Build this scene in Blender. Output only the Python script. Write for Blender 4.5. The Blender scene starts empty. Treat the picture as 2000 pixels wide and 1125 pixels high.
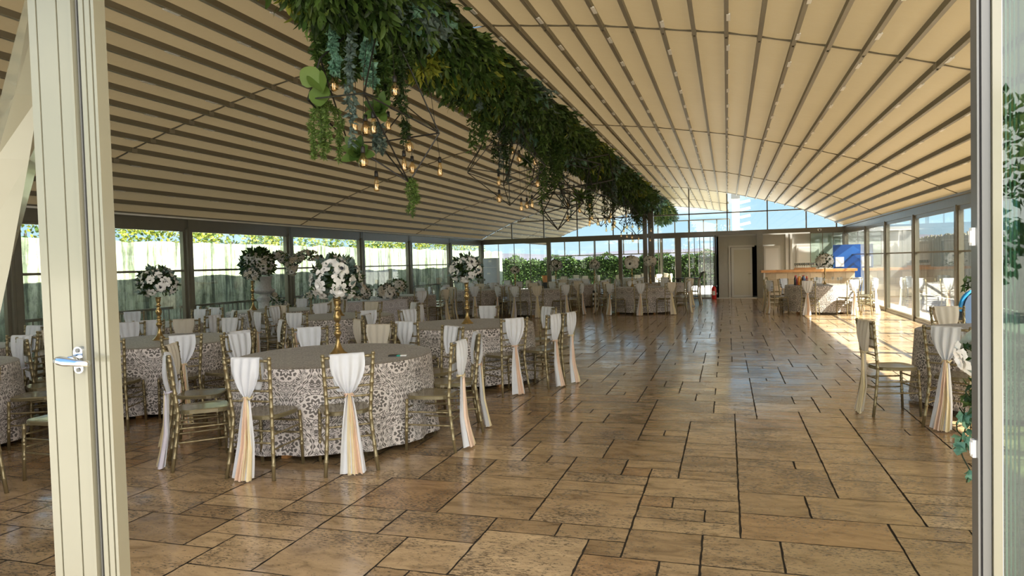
import bpy, math, random
import numpy as np
from mathutils import Vector, Matrix, Euler
random.seed(7)
PI = math.pi
sc = bpy.context.scene
COL = sc.collection

# ------------------------------------------------------------------ camera
W, H, FPX, EYE = 2000, 1125, 1370.0, 1.57
def _n(v): return v / np.linalg.norm(v)
_Y = _n(np.array([420.0, -58.5, FPX])); _P = np.array([1420.0, -58.5 - 26.6, FPX])
_Z = _n(np.cross(_Y, _P)); _Z = -_Z if _Z[1] > 0 else _Z
_X = np.cross(_Y, _Z)
RCW = np.stack([_X, _Y, _Z], 1)           # world axes written in camera axes (right, down, forward)
def on(u, v, ax, val):                    # where a sight line meets a plane of the place
    d = RCW.T @ np.array([u - 1000.0, v - 562.5, FPX]); o = np.array([0, 0, EYE])
    p = o + (val - o[ax]) / d[ax] * d
    return Vector(p)
cam_d = bpy.data.cameras.new('camera'); cam = bpy.data.objects.new('camera', cam_d); COL.objects.link(cam)
cam_d.sensor_width = 36; cam_d.lens = FPX / W * 36; cam_d.clip_start = 0.05; cam_d.clip_end = 3000
_r = RCW.T
cam.matrix_world = Matrix(((_r[0][0], -_r[0][1], -_r[0][2], 0), (_r[1][0], -_r[1][1], -_r[1][2], 0),
                           (_r[2][0], -_r[2][1], -_r[2][2], EYE), (0, 0, 0, 1)))
sc.camera = cam

# ------------------------------------------------------------------ light
sc.view_settings.view_transform = 'Standard'; sc.view_settings.look = 'None'
sc.view_settings.gamma = 1; sc.view_settings.use_curve_mapping = False
sc.view_settings.exposure = 1.20
cy = sc.cycles
cy.use_denoising = True
cy.max_bounces = 8; cy.diffuse_bounces = 4; cy.glossy_bounces = 3; cy.transmission_bounces = 4
cy.transparent_max_bounces = 14; cy.sample_clamp_indirect = 6; cy.caustics_reflective = False; cy.caustics_refractive = False
SUN_TO = Vector((0.987, -0.157, 0.995)).normalized()
sd = bpy.data.lights.new('sun', 'SUN'); so = bpy.data.objects.new('sun', sd); COL.objects.link(so)
sd.energy = 13; sd.angle = math.radians(0.6); sd.color = (1.0, 0.93, 0.80)
so.rotation_euler = SUN_TO.to_track_quat('Z', 'Y').to_euler(); so.location = (20, -3, 20)
wd = bpy.data.worlds.new('sky'); sc.world = wd; wd.use_nodes = True
nt = wd.node_tree; nt.nodes.clear()
def N(t, kind, **kw):
    n = t.nodes.new(kind)
    for k, v in kw.items():
        if k == 'ins':
            for a, b in v.items(): n.inputs[a].default_value = b
        else: setattr(n, k, v)
    return n
def ramp(t, stops, interp='LINEAR'):
    r = t.nodes.new('ShaderNodeValToRGB'); e = r.color_ramp.elements; r.color_ramp.interpolation = interp
    while len(e) < len(stops): e.new(0.5)
    for i, (p, c) in enumerate(stops):
        e[i].position = p; e[i].color = (*c, 1) if len(c) == 3 else c
    return r
tc = N(nt, 'ShaderNodeTexCoord'); sx = N(nt, 'ShaderNodeSeparateXYZ'); nt.links.new(tc.outputs['Generated'], sx.inputs[0])
g = ramp(nt, [(0.0, (0.42, 0.44, 0.42)), (0.495, (0.50, 0.52, 0.5)), (0.505, (0.38, 0.52, 0.60)), (0.58, (0.20, 0.41, 0.60)), (0.75, (0.16, 0.38, 0.74)), (1, (0.12, 0.3, 0.66))])
mr = N(nt, 'ShaderNodeMapRange', ins={1: -1.0, 2: 1.0}); nt.links.new(sx.outputs[2], mr.inputs[0]); nt.links.new(mr.outputs[0], g.inputs[0])
mp = N(nt, 'ShaderNodeMapping', ins={'Scale': (1.6, 1.6, 6.0)}); nt.links.new(tc.outputs['Generated'], mp.inputs[0])
cn = N(nt, 'ShaderNodeTexNoise', ins={'Scale': 2.3, 'Detail': 7.0, 'Roughness': 0.55}); nt.links.new(mp.outputs[0], cn.inputs['Vector'])
cr = ramp(nt, [(0.53, (0, 0, 0)), (0.75, (1, 1, 1))]); nt.links.new(cn.outputs[0], cr.inputs[0])
up = N(nt, 'ShaderNodeMapRange', ins={1: 0.0, 2: 0.06}); nt.links.new(sx.outputs[2], up.inputs[0])
mm = N(nt, 'ShaderNodeMath', operation='MULTIPLY'); nt.links.new(cr.outputs[0], mm.inputs[0]); nt.links.new(up.outputs[0], mm.inputs[1])
mx = N(nt, 'ShaderNodeMixRGB'); mx.inputs[2].default_value = (0.85, 0.87, 0.9, 1)
nt.links.new(mm.outputs[0], mx.inputs[0]); nt.links.new(g.outputs[0], mx.inputs[1])
bg = N(nt, 'ShaderNodeBackground', ins={'Strength': 0.85}); wo = N(nt, 'ShaderNodeOutputWorld')
# added brightness in the unseen sky behind the camera, to light the hall
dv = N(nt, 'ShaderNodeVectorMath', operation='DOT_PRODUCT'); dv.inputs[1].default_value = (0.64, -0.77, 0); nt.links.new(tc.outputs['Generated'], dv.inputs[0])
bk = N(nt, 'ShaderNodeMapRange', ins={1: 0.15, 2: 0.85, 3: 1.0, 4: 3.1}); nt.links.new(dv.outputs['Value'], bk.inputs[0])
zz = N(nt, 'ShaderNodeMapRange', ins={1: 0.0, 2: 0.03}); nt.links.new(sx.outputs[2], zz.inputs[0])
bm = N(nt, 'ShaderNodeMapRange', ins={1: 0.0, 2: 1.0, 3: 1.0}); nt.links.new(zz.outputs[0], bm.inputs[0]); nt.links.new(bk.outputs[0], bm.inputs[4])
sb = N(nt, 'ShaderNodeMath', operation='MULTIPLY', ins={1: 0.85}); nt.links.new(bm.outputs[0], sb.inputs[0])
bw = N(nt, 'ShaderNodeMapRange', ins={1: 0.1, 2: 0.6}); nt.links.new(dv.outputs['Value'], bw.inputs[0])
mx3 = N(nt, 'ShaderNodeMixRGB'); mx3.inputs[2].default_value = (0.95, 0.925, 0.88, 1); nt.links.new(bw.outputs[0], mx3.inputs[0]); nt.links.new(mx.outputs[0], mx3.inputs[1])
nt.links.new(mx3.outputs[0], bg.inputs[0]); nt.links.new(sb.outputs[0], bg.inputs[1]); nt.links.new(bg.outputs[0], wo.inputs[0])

# ------------------------------------------------------------------ helpers
def tag(o, label=None, cat=None, group=None, kind=None):
    if label: o['label'] = label
    if cat: o['category'] = cat
    if group: o['group'] = group
    if kind: o['kind'] = kind
    return o
def empty(name, loc, rz=0, label=None, cat=None, group=None):
    o = bpy.data.objects.new(name, None); COL.objects.link(o); o.empty_display_size = 0.1
    o.location = loc; o.rotation_euler = (0, 0, rz)
    return tag(o, label, cat, group)
class MB:
    def __init__(s): s.v = []; s.f = []; s.m = []; s.uv = []; s.has_uv = False; s.fa = []
    def face(s, idx, m=0, uv=None, a=0.0):
        s.f.append(idx); s.m.append(m); s.fa.append(a)
        if uv: s.has_uv = True
        s.uv.append(uv)
    def add(s, vs, fs, m=0, a=0.0):
        b = len(s.v); s.v += [tuple(v) for v in vs]
        for f in fs: s.face([b + i for i in f], m, None, a)
        return b
    def box(s, x0, x1, y0, y1, z0, z1, m=0):
        s.add([(x0, y0, z0), (x1, y0, z0), (x1, y1, z0), (x0, y1, z0), (x0, y0, z1), (x1, y0, z1), (x1, y1, z1), (x0, y1, z1)],
              [(3, 2, 1, 0), (4, 5, 6, 7), (0, 1, 5, 4), (1, 2, 6, 5), (2, 3, 7, 6), (3, 0, 4, 7)], m)
        return s
    def obox(s, c, ax, ay, az, m=0):      # oriented box by half axes
        c, ax, ay, az = map(Vector, (c, ax, ay, az))
        vs = [c + sx * ax + sy * ay + sz * az for sz in (-1, 1) for (sx, sy) in ((-1, -1), (1, -1), (1, 1), (-1, 1))]
        s.add(vs, [(3, 2, 1, 0), (4, 5, 6, 7), (0, 1, 5, 4), (1, 2, 6, 5), (2, 3, 7, 6), (3, 0, 4, 7)], m)
        return s
    def tube(s, pts, r, n=8, m=0, caps=True):
        pts = [Vector(p) for p in pts]; rs = r if isinstance(r, (list, tuple)) else [r] * len(pts)
        b = len(s.v); up = None
        for i, p in enumerate(pts):
            d = (pts[min(i + 1, len(pts) - 1)] - pts[max(i - 1, 0)]).normalized()
            if up is None:
                up = Vector((0, 0, 1)) if abs(d.z) < 0.9 else Vector((1, 0, 0))
            x = (up - d * up.dot(d)).normalized(); y = d.cross(x); up = x
            for k in range(n):
                a = 2 * PI * k / n; s.v.append(tuple(p + (x * math.cos(a) + y * math.sin(a)) * rs[i]))
        for i in range(len(pts) - 1):
            for k in range(n):
                a0 = b + i * n + k; a1 = b + i * n + (k + 1) % n
                s.face([a0, a1, a1 + n, a0 + n], m)
        if caps:
            s.face([b + k for k in range(n)][::-1], m); s.face([b + (len(pts) - 1) * n + k for k in range(n)], m)
        return s
    def lathe(s, prof, n=24, c=(0, 0, 0), m=0, flute=0, fl=(0, 0)):
        b = len(s.v)
        for (r, z) in prof:
            for k in range(n):
                a = 2 * PI * k / n; rr = r
                if flute and fl[0] < z < fl[1]: rr = r * (1 + 0.06 * abs(math.cos(a * flute / 2)))
                s.v.append((c[0] + rr * math.cos(a), c[1] + rr * math.sin(a), c[2] + z))
        for i in range(len(prof) - 1):
            for k in range(n):
                a0 = b + i * n + k; a1 = b + i * n + (k + 1) % n
                s.face([a0, a1, a1 + n, a0 + n], m)
        s.face([b + k for k in range(n)][::-1], m); s.face([b + (len(prof) - 1) * n + k for k in range(n)], m)
        return s
    def build(s, name, mat, parent=None, smooth=False, mesh_name=None):
        me = bpy.data.meshes.new(mesh_name or name); me.from_pydata(s.v, [], s.f)
        mats = mat if isinstance(mat, (list, tuple)) else [mat]
        for q in mats: me.materials.append(q)
        if len(mats) > 1: me.polygons.foreach_set('material_index', s.m)
        if smooth: me.polygons.foreach_set('use_smooth', [True] * len(s.f))
        if s.has_uv:
            ul = me.uv_layers.new(name='UVMap'); k = 0
            for fi, f in enumerate(s.f):
                for j in range(len(f)):
                    ul.data[k].uv = s.uv[fi][j] if s.uv[fi] else (0, 0); k += 1
        if any(s.fa):
            at = me.attributes.new('tone', 'FLOAT', 'FACE'); at.data.foreach_set('value', s.fa)
        me.update()
        o = bpy.data.objects.new(name, me); COL.objects.link(o)
        if parent: o.parent = parent
        return o
def struct(o): o['kind'] = 'structure'; return o
def copy_tree(o, parent=None):
    c = o.copy(); COL.objects.link(c); c.parent = parent
    for ch in KIDS(o): copy_tree(ch, c)
    return c
_kid = {}
def KIDS(o):
    return list(o.children)

# ------------------------------------------------------------------ materials
def mat(name):
    m = bpy.data.materials.new(name); m.use_nodes = True
    t = m.node_tree; b = t.nodes['Principled BSDF']
    return m, t, b
def plain(name, c, rough=0.5, metal=0.0, spec=0.5, coat=0.0, var=0.0, vs=8.0, bump=0.0, bs=60.0):
    m, t, b = mat(name)
    b.inputs['Base Color'].default_value = (*c, 1); b.inputs['Roughness'].default_value = rough
    b.inputs['Metallic'].default_value = metal; b.inputs['Specular IOR Level'].default_value = spec
    b.inputs['Coat Weight'].default_value = coat; b.inputs['Coat Roughness'].default_value = 0.08
    if var:
        tcn = N(t, 'ShaderNodeTexCoord')
        n = N(t, 'ShaderNodeTexNoise', ins={'Scale': vs, 'Detail': 4.0}); t.links.new(tcn.outputs['Object'], n.inputs['Vector'])
        r = ramp(t, [(0.3, tuple(x * (1 - var) for x in c)), (0.7, tuple(min(1, x * (1 + var)) for x in c))])
        t.links.new(n.outputs[0], r.inputs[0]); t.links.new(r.outputs[0], b.inputs['Base Color'])
    if bump:
        tcn = N(t, 'ShaderNodeTexCoord')
        n = N(t, 'ShaderNodeTexNoise', ins={'Scale': bs, 'Detail': 3.0}); t.links.new(tcn.outputs['Object'], n.inputs['Vector'])
        bp = N(t, 'ShaderNodeBump', ins={'Strength': bump, 'Distance': 0.01}); t.links.new(n.outputs[0], bp.inputs['Height']); t.links.new(bp.outputs[0], b.inputs['Normal'])
    return m
def cloth_mat(name, c, tr=0.25, rough=0.75, sheen=0.0, var=0.04):
    m, t, b = mat(name); out = t.nodes['Material Output']
    b.inputs['Base Color'].default_value = (*c, 1); b.inputs['Roughness'].default_value = rough
    b.inputs['Specular IOR Level'].default_value = 0.5 if sheen else 0.2
    n = N(t, 'ShaderNodeTexNoise', ins={'Scale': 6.0, 'Detail': 3.0})
    tcn = N(t, 'ShaderNodeTexCoord'); t.links.new(tcn.outputs['Object'], n.inputs['Vector'])
    r = ramp(t, [(0.3, tuple(x * (1 - var) for x in c)), (0.7, tuple(min(1, x * (1 + var)) for x in c))])
    t.links.new(n.outputs[0], r.inputs[0]); t.links.new(r.outputs[0], b.inputs['Base Color'])
    tl = N(t, 'ShaderNodeBsdfTranslucent'); t.links.new(r.outputs[0], tl.inputs[0])
    mxs = N(t, 'ShaderNodeMixShader', ins={0: tr}); t.links.new(b.outputs[0], mxs.inputs[1]); t.links.new(tl.outputs[0], mxs.inputs[2])
    t.links.new(mxs.outputs[0], out.inputs[0])
    return m
def leaf_mat(name, c1, c2, tr=0.25, rough=0.45, sc_=3.0):
    m, t, b = mat(name); out = t.nodes['Material Output']
    b.inputs['Roughness'].default_value = rough; b.inputs['Specular IOR Level'].default_value = 0.35
    gm = N(t, 'ShaderNodeAttribute', attribute_name='tone')
    n = N(t, 'ShaderNodeTexNoise', ins={'Scale': sc_, 'Detail': 2.0}); tcn = N(t, 'ShaderNodeTexCoord'); t.links.new(tcn.outputs['Object'], n.inputs['Vector'])
    ad = N(t, 'ShaderNodeMath', operation='ADD'); t.links.new(gm.outputs['Fac'], ad.inputs[0]); t.links.new(n.outputs[0], ad.inputs[1])
    mr_ = N(t, 'ShaderNodeMapRange', ins={1: 0.3, 2: 1.4}); t.links.new(ad.outputs[0], mr_.inputs[0])
    r = ramp(t, [(0.0, c1), (1.0, c2)]); t.links.new(mr_.outputs[0], r.inputs[0]); t.links.new(r.outputs[0], b.inputs['Base Color'])
    tl = N(t, 'ShaderNodeBsdfTranslucent'); t.links.new(r.outputs[0], tl.inputs[0])
    mxs = N(t, 'ShaderNodeMixShader', ins={0: tr}); t.links.new(b.outputs[0], mxs.inputs[1]); t.links.new(tl.outputs[0], mxs.inputs[2])
    t.links.new(mxs.outputs[0], out.inputs[0])
    return m
def glass_mat(name, tint=(0.93, 0.97, 0.96), refl=1.0, ior=1.5):
    m = bpy.data.materials.new(name); m.use_nodes = True; t = m.node_tree; t.nodes.clear()
    o = N(t, 'ShaderNodeOutputMaterial'); tr = N(t, 'ShaderNodeBsdfTransparent', ins={0: (*tint, 1)})
    gl = N(t, 'ShaderNodeBsdfGlossy', ins={'Roughness': 0.01, 'Color': (refl, refl, refl, 1)})
    geo = N(t, 'ShaderNodeNewGeometry'); dt = N(t, 'ShaderNodeVectorMath', operation='DOT_PRODUCT'); mxs = N(t, 'ShaderNodeMixShader')
    t.links.new(geo.outputs['Normal'], dt.inputs[0]); t.links.new(geo.outputs['Incoming'], dt.inputs[1])
    def mth(op, x, y=None):
        n = N(t, 'ShaderNodeMath', operation=op)
        if isinstance(x, (int, float)): n.inputs[0].default_value = x
        else: t.links.new(x, n.inputs[0])
        if y is not None:
            if isinstance(y, (int, float)): n.inputs[1].default_value = y
            else: t.links.new(y, n.inputs[1])
        return n.outputs[0]
    f0 = ((ior - 1) / (ior + 1)) ** 2
    c5 = mth('POWER', mth('SUBTRACT', 1.0, mth('ABSOLUTE', dt.outputs['Value'])), 5.0)
    t.links.new(mth('ADD', mth('MULTIPLY', c5, 1 - f0), f0), mxs.inputs[0])
    t.links.new(tr.outputs[0], mxs.inputs[1]); t.links.new(gl.outputs[0], mxs.inputs[2]); t.links.new(mxs.outputs[0], o.inputs[0])
    return m
M = {}
M['frame'] = plain('taupe_frame_paint', (0.155, 0.14, 0.10), 0.32, 0.0, 0.5, 0.2, 0.06)
M['slat'] = plain('roof_slat_paint', (0.16, 0.135, 0.085), 0.45)
M['slat_e'] = plain('roof_slat_edge', (0.25, 0.22, 0.155), 0.4)
M['pad'] = plain('white_clip', (0.88, 0.86, 0.80), 0.5)
M['cream'] = plain('cream_powder_coat', (0.20, 0.19, 0.135), 0.18, 0.0, 0.5, 0.4, 0.02, 2.0)
M['creamdk'] = plain('cream_groove', (0.10, 0.09, 0.06), 0.4)
M['rubber'] = plain('seal_rubber', (0.05, 0.045, 0.045), 0.5)
M['greyframe'] = plain('dark_grey_frame', (0.13, 0.13, 0.125), 0.28, 0.2)
M['gold'] = plain('gold_chair_paint', (0.27, 0.22, 0.12), 0.28, 0.5, 0.5, 0.15, 0.10, 14.0)
M['seat'] = plain('gold_seat_paint', (0.19, 0.158, 0.088), 0.26, 0.3, 0.5, 0.2, 0.06, 9.0)
M['candle'] = plain('antique_gold', (0.36, 0.25, 0.10), 0.26, 0.75, 0.5, 0.0, 0.15, 20.0)
M['sash'] = cloth_mat('white_chiffon', (0.80, 0.82, 0.87), 0.22)
M['peach'] = cloth_mat('peach_satin', (0.84, 0.62, 0.47), 0.2, 0.35, 1)
M['butter'] = cloth_mat('pale_gold_satin', (0.86, 0.74, 0.48), 0.2, 0.35, 1)
M['lilac'] = cloth_mat('pale_lilac_satin', (0.70, 0.66, 0.74), 0.2, 0.35, 1)
M['ivory'] = cloth_mat('cream_chiffon', (0.76, 0.70, 0.60), 0.22)
M['glass'] = glass_mat('window_glass', (0.95, 0.975, 0.965))
M['glass2'] = glass_mat('folding_glass', (0.84, 0.92, 0.88), 1.0, 1.6)
M['edge'] = plain('glass_edge', (0.92, 0.94, 0.88), 0.2)
M['wire'] = plain('black_wire', (0.015, 0.014, 0.013), 0.45)
M['white'] = plain('white_paint', (0.78, 0.78, 0.77), 0.35)
M['petal'] = cloth_mat('white_petal', (0.86, 0.85, 0.83), 0.25, 0.6)
M['petal2'] = cloth_mat('cream_petal', (0.74, 0.68, 0.58), 0.25, 0.6)
M['dark'] = plain('black_flower_centre', (0.02, 0.02, 0.03), 0.6)
M['lf_dark'] = leaf_mat('dark_leaf', (0.008, 0.022, 0.006), (0.045, 0.085, 0.02))
M['lf_mid'] = leaf_mat('mid_leaf', (0.02, 0.06, 0.012), (0.10, 0.17, 0.035))
M['lf_yel'] = leaf_mat('yellow_leaf', (0.09, 0.13, 0.01), (0.36, 0.38, 0.05))
M['lf_teal'] = leaf_mat('ivy_leaf', (0.05, 0.14, 0.09), (0.22, 0.42, 0.30))
M['lf_grey'] = leaf_mat('grey_leaf', (0.05, 0.085, 0.075), (0.17, 0.24, 0.21))
M['lf_fern'] = leaf_mat('fern_leaf', (0.045, 0.10, 0.015), (0.17, 0.26, 0.06))
M['bulb'] = glass_mat('amber_bulb_glass', (0.93, 0.80, 0.58), 1.0, 1.9)
m, t, b = mat('bulb_filament'); b.inputs['Emission Color'].default_value = (1, 0.72, 0.42, 1); b.inputs['Emission Strength'].default_value = 0.8
b.inputs['Base Color'].default_value = (1, .7, .4, 1); M['fil'] = m
M['wood'] = plain('orange_wood', (0.62, 0.31, 0.11), 0.3, 0, 0.5, 0.2, 0.2, 5.0)
M['blackwood'] = plain('black_wood', (0.025, 0.02, 0.018), 0.35)
M['urn'] = plain('weathered_stone', (0.50, 0.50, 0.50), 0.8, 0, 0.3, 0, 0.15, 30.0, 0.5, 80)
M['chrome'] = plain('satin_chrome', (0.75, 0.77, 0.8), 0.18, 1.0)
M['red'] = plain('extinguisher_red', (0.6, 0.02, 0.02), 0.3)
M['blue'] = plain('blue_panel', (0.008, 0.06, 0.26), 0.35)
M['bluelt'] = plain('light_blue_panel', (0.02, 0.11, 0.40), 0.35)
M['navy'] = plain('navy_stripe', (0.01, 0.03, 0.10), 0.35)
M['paper'] = plain('white_paper', (0.85, 0.85, 0.85), 0.6)
M['pen'] = plain('grey_ink', (0.45, 0.45, 0.5), 0.6)
M['cabin'] = plain('cabin_panel', (0.46, 0.46, 0.43), 0.5, 0, 0.4, 0, 0.03)
M['cabind'] = plain('cabin_trim', (0.62, 0.62, 0.60), 0.4)
M['door'] = plain('cabin_door', (0.56, 0.54, 0.46), 0.4)
M['black'] = plain('painted_gap_shade', (0.01, 0.01, 0.01), 0.9)
M['ground'] = plain('concrete_ground', (0.42, 0.41, 0.38), 0.85, 0, 0.3, 0, 0.12, 0.7)
M['hill'] = plain('dry_hill', (0.10, 0.10, 0.125), 1.0, 0, 0.1, 0, 0.25, 0.02)
M['reed'] = plain('reed', (0.36, 0.33, 0.26), 0.9, 0, 0.2, 0, 0.35, 3.0)
M['orange'] = plain('orange_pot', (0.75, 0.30, 0.08), 0.5)
M['bldg'] = plain('pale_building', (0.55, 0.60, 0.68), 0.7, 0, 0.3, 0, 0.05)
M['grout'] = plain('floor_joint', (0.030, 0.022, 0.014), 0.85)

# ceiling fabric: a cream membrane that lets the daylight glow through
m, t, b = mat('roof_membrane'); out = t.nodes['Material Output']
tcn = N(t, 'ShaderNodeTexCoord'); n1 = N(t, 'ShaderNodeTexNoise', ins={'Scale': 0.8, 'Detail': 4.0}); t.links.new(tcn.outputs['Object'], n1.inputs['Vector'])
r = ramp(t, [(0.25, (0.280, 0.238, 0.145)), (0.75, (0.322, 0.276, 0.172))]); t.links.new(n1.outputs[0], r.inputs[0]); t.links.new(r.outputs[0], b.inputs['Base Color'])
b.inputs['Roughness'].default_value = 0.42; b.inputs['Specular IOR Level'].default_value = 0.35
tl = N(t, 'ShaderNodeBsdfTranslucent', ins={0: (0.60, 0.45, 0.24, 1)})
n2 = N(t, 'ShaderNodeTexNoise', ins={'Scale': 7.0, 'Detail': 2.0}); t.links.new(tcn.outputs['Object'], n2.inputs['Vector'])
bp = N(t, 'ShaderNodeBump', ins={'Strength': 0.12, 'Distance': 0.02}); t.links.new(n2.outputs[0], bp.inputs['Height']); t.links.new(bp.outputs[0], b.inputs['Normal'])
mxs = N(t, 'ShaderNodeMixShader', ins={0: 0.05}); t.links.new(b.outputs[0], mxs.inputs[1]); t.links.new(tl.outputs[0], mxs.inputs[2]); t.links.new(mxs.outputs[0], out.inputs[0])
M['membrane'] = m

# travertine tiles
m, t, b = mat('travertine')
tcn = N(t, 'ShaderNodeTexCoord'); at = N(t, 'ShaderNodeAttribute', attribute_name='tone')
off = N(t, 'ShaderNodeVectorMath', operation='ADD'); sc3 = N(t, 'ShaderNodeVectorMath', operation='SCALE', ins={'Scale': 37.0})
cmb = N(t, 'ShaderNodeCombineXYZ'); t.links.new(at.outputs['Fac'], cmb.inputs[0]); t.links.new(at.outputs['Fac'], cmb.inputs[2])
t.links.new(cmb.outputs[0], sc3.inputs[0]); t.links.new(tcn.outputs['Object'], off.inputs[0]); t.links.new(sc3.outputs[0], off.inputs[1])
base = ramp(t, [(0.0, (0.25, 0.165, 0.088)), (0.3, (0.33, 0.223, 0.122)), (0.6, (0.40, 0.278, 0.155)), (0.85, (0.48, 0.345, 0.20)), (1.0, (0.36, 0.225, 0.115))])
t.links.new(at.outputs['Fac'], base.inputs[0])
ms = N(t, 'ShaderNodeMapping', ins={'Scale': (2.2, 5.0, 2.0)}); t.links.new(off.outputs[0], ms.inputs[0])
na = N(t, 'ShaderNodeTexNoise', ins={'Scale': 2.0, 'Detail': 7.0, 'Roughness': 0.65, 'Distortion': 0.6}); t.links.new(ms.outputs[0], na.inputs['Vector'])
ra = ramp(t, [(0.30, (0.52, 0.48, 0.45)), (0.48, (0.97, 0.95, 0.93)), (0.72, (1.32, 1.31, 1.28))]); t.links.new(na.outputs[0], ra.inputs[0])
mu = N(t, 'ShaderNodeMixRGB', blend_type='MULTIPLY'); mu.inputs[0].default_value = 1; t.links.new(base.outputs[0], mu.inputs[1]); t.links.new(ra.outputs[0], mu.inputs[2])
ms2 = N(t, 'ShaderNodeMapping', ins={'Scale': (14, 34, 10)}); t.links.new(off.outputs[0], ms2.inputs[0])
nb = N(t, 'ShaderNodeTexNoise', ins={'Scale': 2.6, 'Detail': 6.0, 'Roughness': 0.7}); t.links.new(ms2.outputs[0], nb.inputs['Vector'])
nc = N(t, 'ShaderNodeTexNoise', ins={'Scale': 1.6, 'Detail': 3.0}); t.links.new(off.outputs[0], nc.inputs['Vector'])
adp = N(t, 'ShaderNodeMath', operation='MULTIPLY_ADD', ins={1: 0.45}); t.links.new(nc.outputs[0], adp.inputs[0]); t.links.new(nb.outputs[0], adp.inputs[2])
pit = ramp(t, [(0.775, (0, 0, 0)), (0.83, (1, 1, 1))]); t.links.new(adp.outputs[0], pit.inputs[0])
mu2 = N(t, 'ShaderNodeMixRGB'); mu2.inputs[2].default_value = (0.045, 0.030, 0.018, 1); t.links.new(mu.outputs[0], mu2.inputs[1])
pm = N(t, 'ShaderNodeMath', operation='MULTIPLY', ins={1: 0.75}); t.links.new(pit.outputs[0], pm.inputs[0]); t.links.new(pm.outputs[0], mu2.inputs[0])
t.links.new(mu2.outputs[0], b.inputs['Base Color'])
rr_ = ramp(t, [(0.3, (0.10, 0.10, 0.10)), (0.7, (0.26, 0.26, 0.26))]); t.links.new(na.outputs[0], rr_.inputs[0])
t.links.new(rr_.outputs[0], b.inputs['Roughness']); b.inputs['Specular IOR Level'].default_value = 0.62
b.inputs['Coat Weight'].default_value = 0.35; b.inputs['Coat Roughness'].default_value = 0.10
nd = N(t, 'ShaderNodeTexNoise', ins={'Scale': 3.5, 'Detail': 5.0}); t.links.new(tcn.outputs['Object'], nd.inputs['Vector'])
hh = N(t, 'ShaderNodeMath', operation='MULTIPLY_ADD', ins={1: -0.3}); t.links.new(pit.outputs[0], hh.inputs[0]); t.links.new(nd.outputs[0], hh.inputs[2])
bp = N(t, 'ShaderNodeBump', ins={'Strength': 0.35, 'Distance': 0.012}); t.links.new(hh.outputs[0], bp.inputs['Height'])
t.links.new(bp.outputs[0], b.inputs['Normal']); t.links.new(bp.outputs[0], b.inputs['Coat Normal'])
M['travertine'] = m

# damask cloth: mirrored scrollwork inside an ogee lattice, woven taupe on pale grey
def damask(name, light, dark, per=0.34, grey=1.0):
    m, t, b = mat(name)
    uv = N(t, 'ShaderNodeUVMap'); sep = N(t, 'ShaderNodeSeparateXYZ'); t.links.new(uv.outputs[0], sep.inputs[0])
    def mth(op, a, b_=None, c=None):
        n = N(t, 'ShaderNodeMath', operation=op)
        for i, x in enumerate((a, b_, c)):
            if x is None: continue
            if isinstance(x, (int, float)): n.inputs[i].default_value = x
            else: t.links.new(x, n.inputs[i])
        return n.outputs[0]
    def cell(ox, oy):
        u = mth('SUBTRACT', mth('FRACT', mth('ADD', mth('DIVIDE', sep.outputs[0], per), ox)), 0.5)
        v = mth('SUBTRACT', mth('FRACT', mth('ADD', mth('DIVIDE', sep.outputs[1], per * 1.45), oy)), 0.5)
        au = mth('ABSOLUTE', u); v2 = mth('MULTIPLY', v, 1.45)
        rr = mth('SQRT', mth('ADD', mth('MULTIPLY', au, au), mth('MULTIPLY', v2, v2)))
        th = mth('ARCTAN2', au, v2)
        # petals of the medallion
        pet = mth('ADD', 0.20, mth('MULTIPLY', mth('COSINE', mth('MULTIPLY', th, 9.0)), 0.035))
        inside = mth('LESS_THAN', rr, pet)
        ring = mth('GREATER_THAN', mth('SINE', mth('ADD', mth('MULTIPLY', rr, 70.0), mth('MULTIPLY', mth('COSINE', mth('MULTIPLY', th, 9.0)), 1.6))), -0.25)
        return au, v2, rr, th, mth('MULTIPLY', inside, ring)
    au, v2, rr, th, med = cell(0, 0)
    au2, v22, rr2, th2, med2 = cell(0.5, 0.5)
    # ogee lattice band
    vv = mth('DIVIDE', v2, 1.45)
    lat = mth('ABSOLUTE', mth('SUBTRACT', mth('ABSOLUTE', au), mth('ADD', 0.25, mth('MULTIPLY', mth('COSINE', mth('MULTIPLY', vv, 2 * PI)), 0.20))))
    teeth = mth('ADD', 0.028, mth('MULTIPLY', mth('SINE', mth('MULTIPLY', vv, 2 * PI * 13)), 0.014))
    band = mth('LESS_THAN', lat, teeth)
    band = mth('MULTIPLY', band, mth('GREATER_THAN', lat, 0.006))
    # scrolls: noise read at mirrored coordinates
    cb = N(t, 'ShaderNodeCombineXYZ'); t.links.new(au, cb.inputs[0]); t.links.new(v2, cb.inputs[1])
    nz = N(t, 'ShaderNodeTexNoise', ins={'Scale': 7.0, 'Detail': 1.5, 'Roughness': 0.5, 'Distortion': 1.8}); t.links.new(cb.outputs[0], nz.inputs['Vector'])
    scr = mth('GREATER_THAN', mth('SINE', mth('MULTIPLY', nz.outputs[0], 46.0)), 0.05)
    far1 = mth('MULTIPLY', mth('GREATER_THAN', rr, 0.235), mth('GREATER_THAN', rr2, 0.235))
    far1 = mth('MULTIPLY', far1, mth('GREATER_THAN', lat, 0.05))
    pat = mth('MAXIMUM', mth('MAXIMUM', med, med2), mth('MAXIMUM', band, mth('MULTIPLY', scr, far1)))
    mxr = N(t, 'ShaderNodeMixRGB'); mxr.inputs[1].default_value = (*light, 1); mxr.inputs[2].default_value = (*dark, 1)
    t.links.new(pat, mxr.inputs[0]); t.links.new(mxr.outputs[0], b.inputs['Base Color'])
    b.inputs['Roughness'].default_value = 0.6; b.inputs['Specular IOR Level'].default_value = 0.25
    b.inputs['Sheen Weight'].default_value = 0.15
    return m
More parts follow.
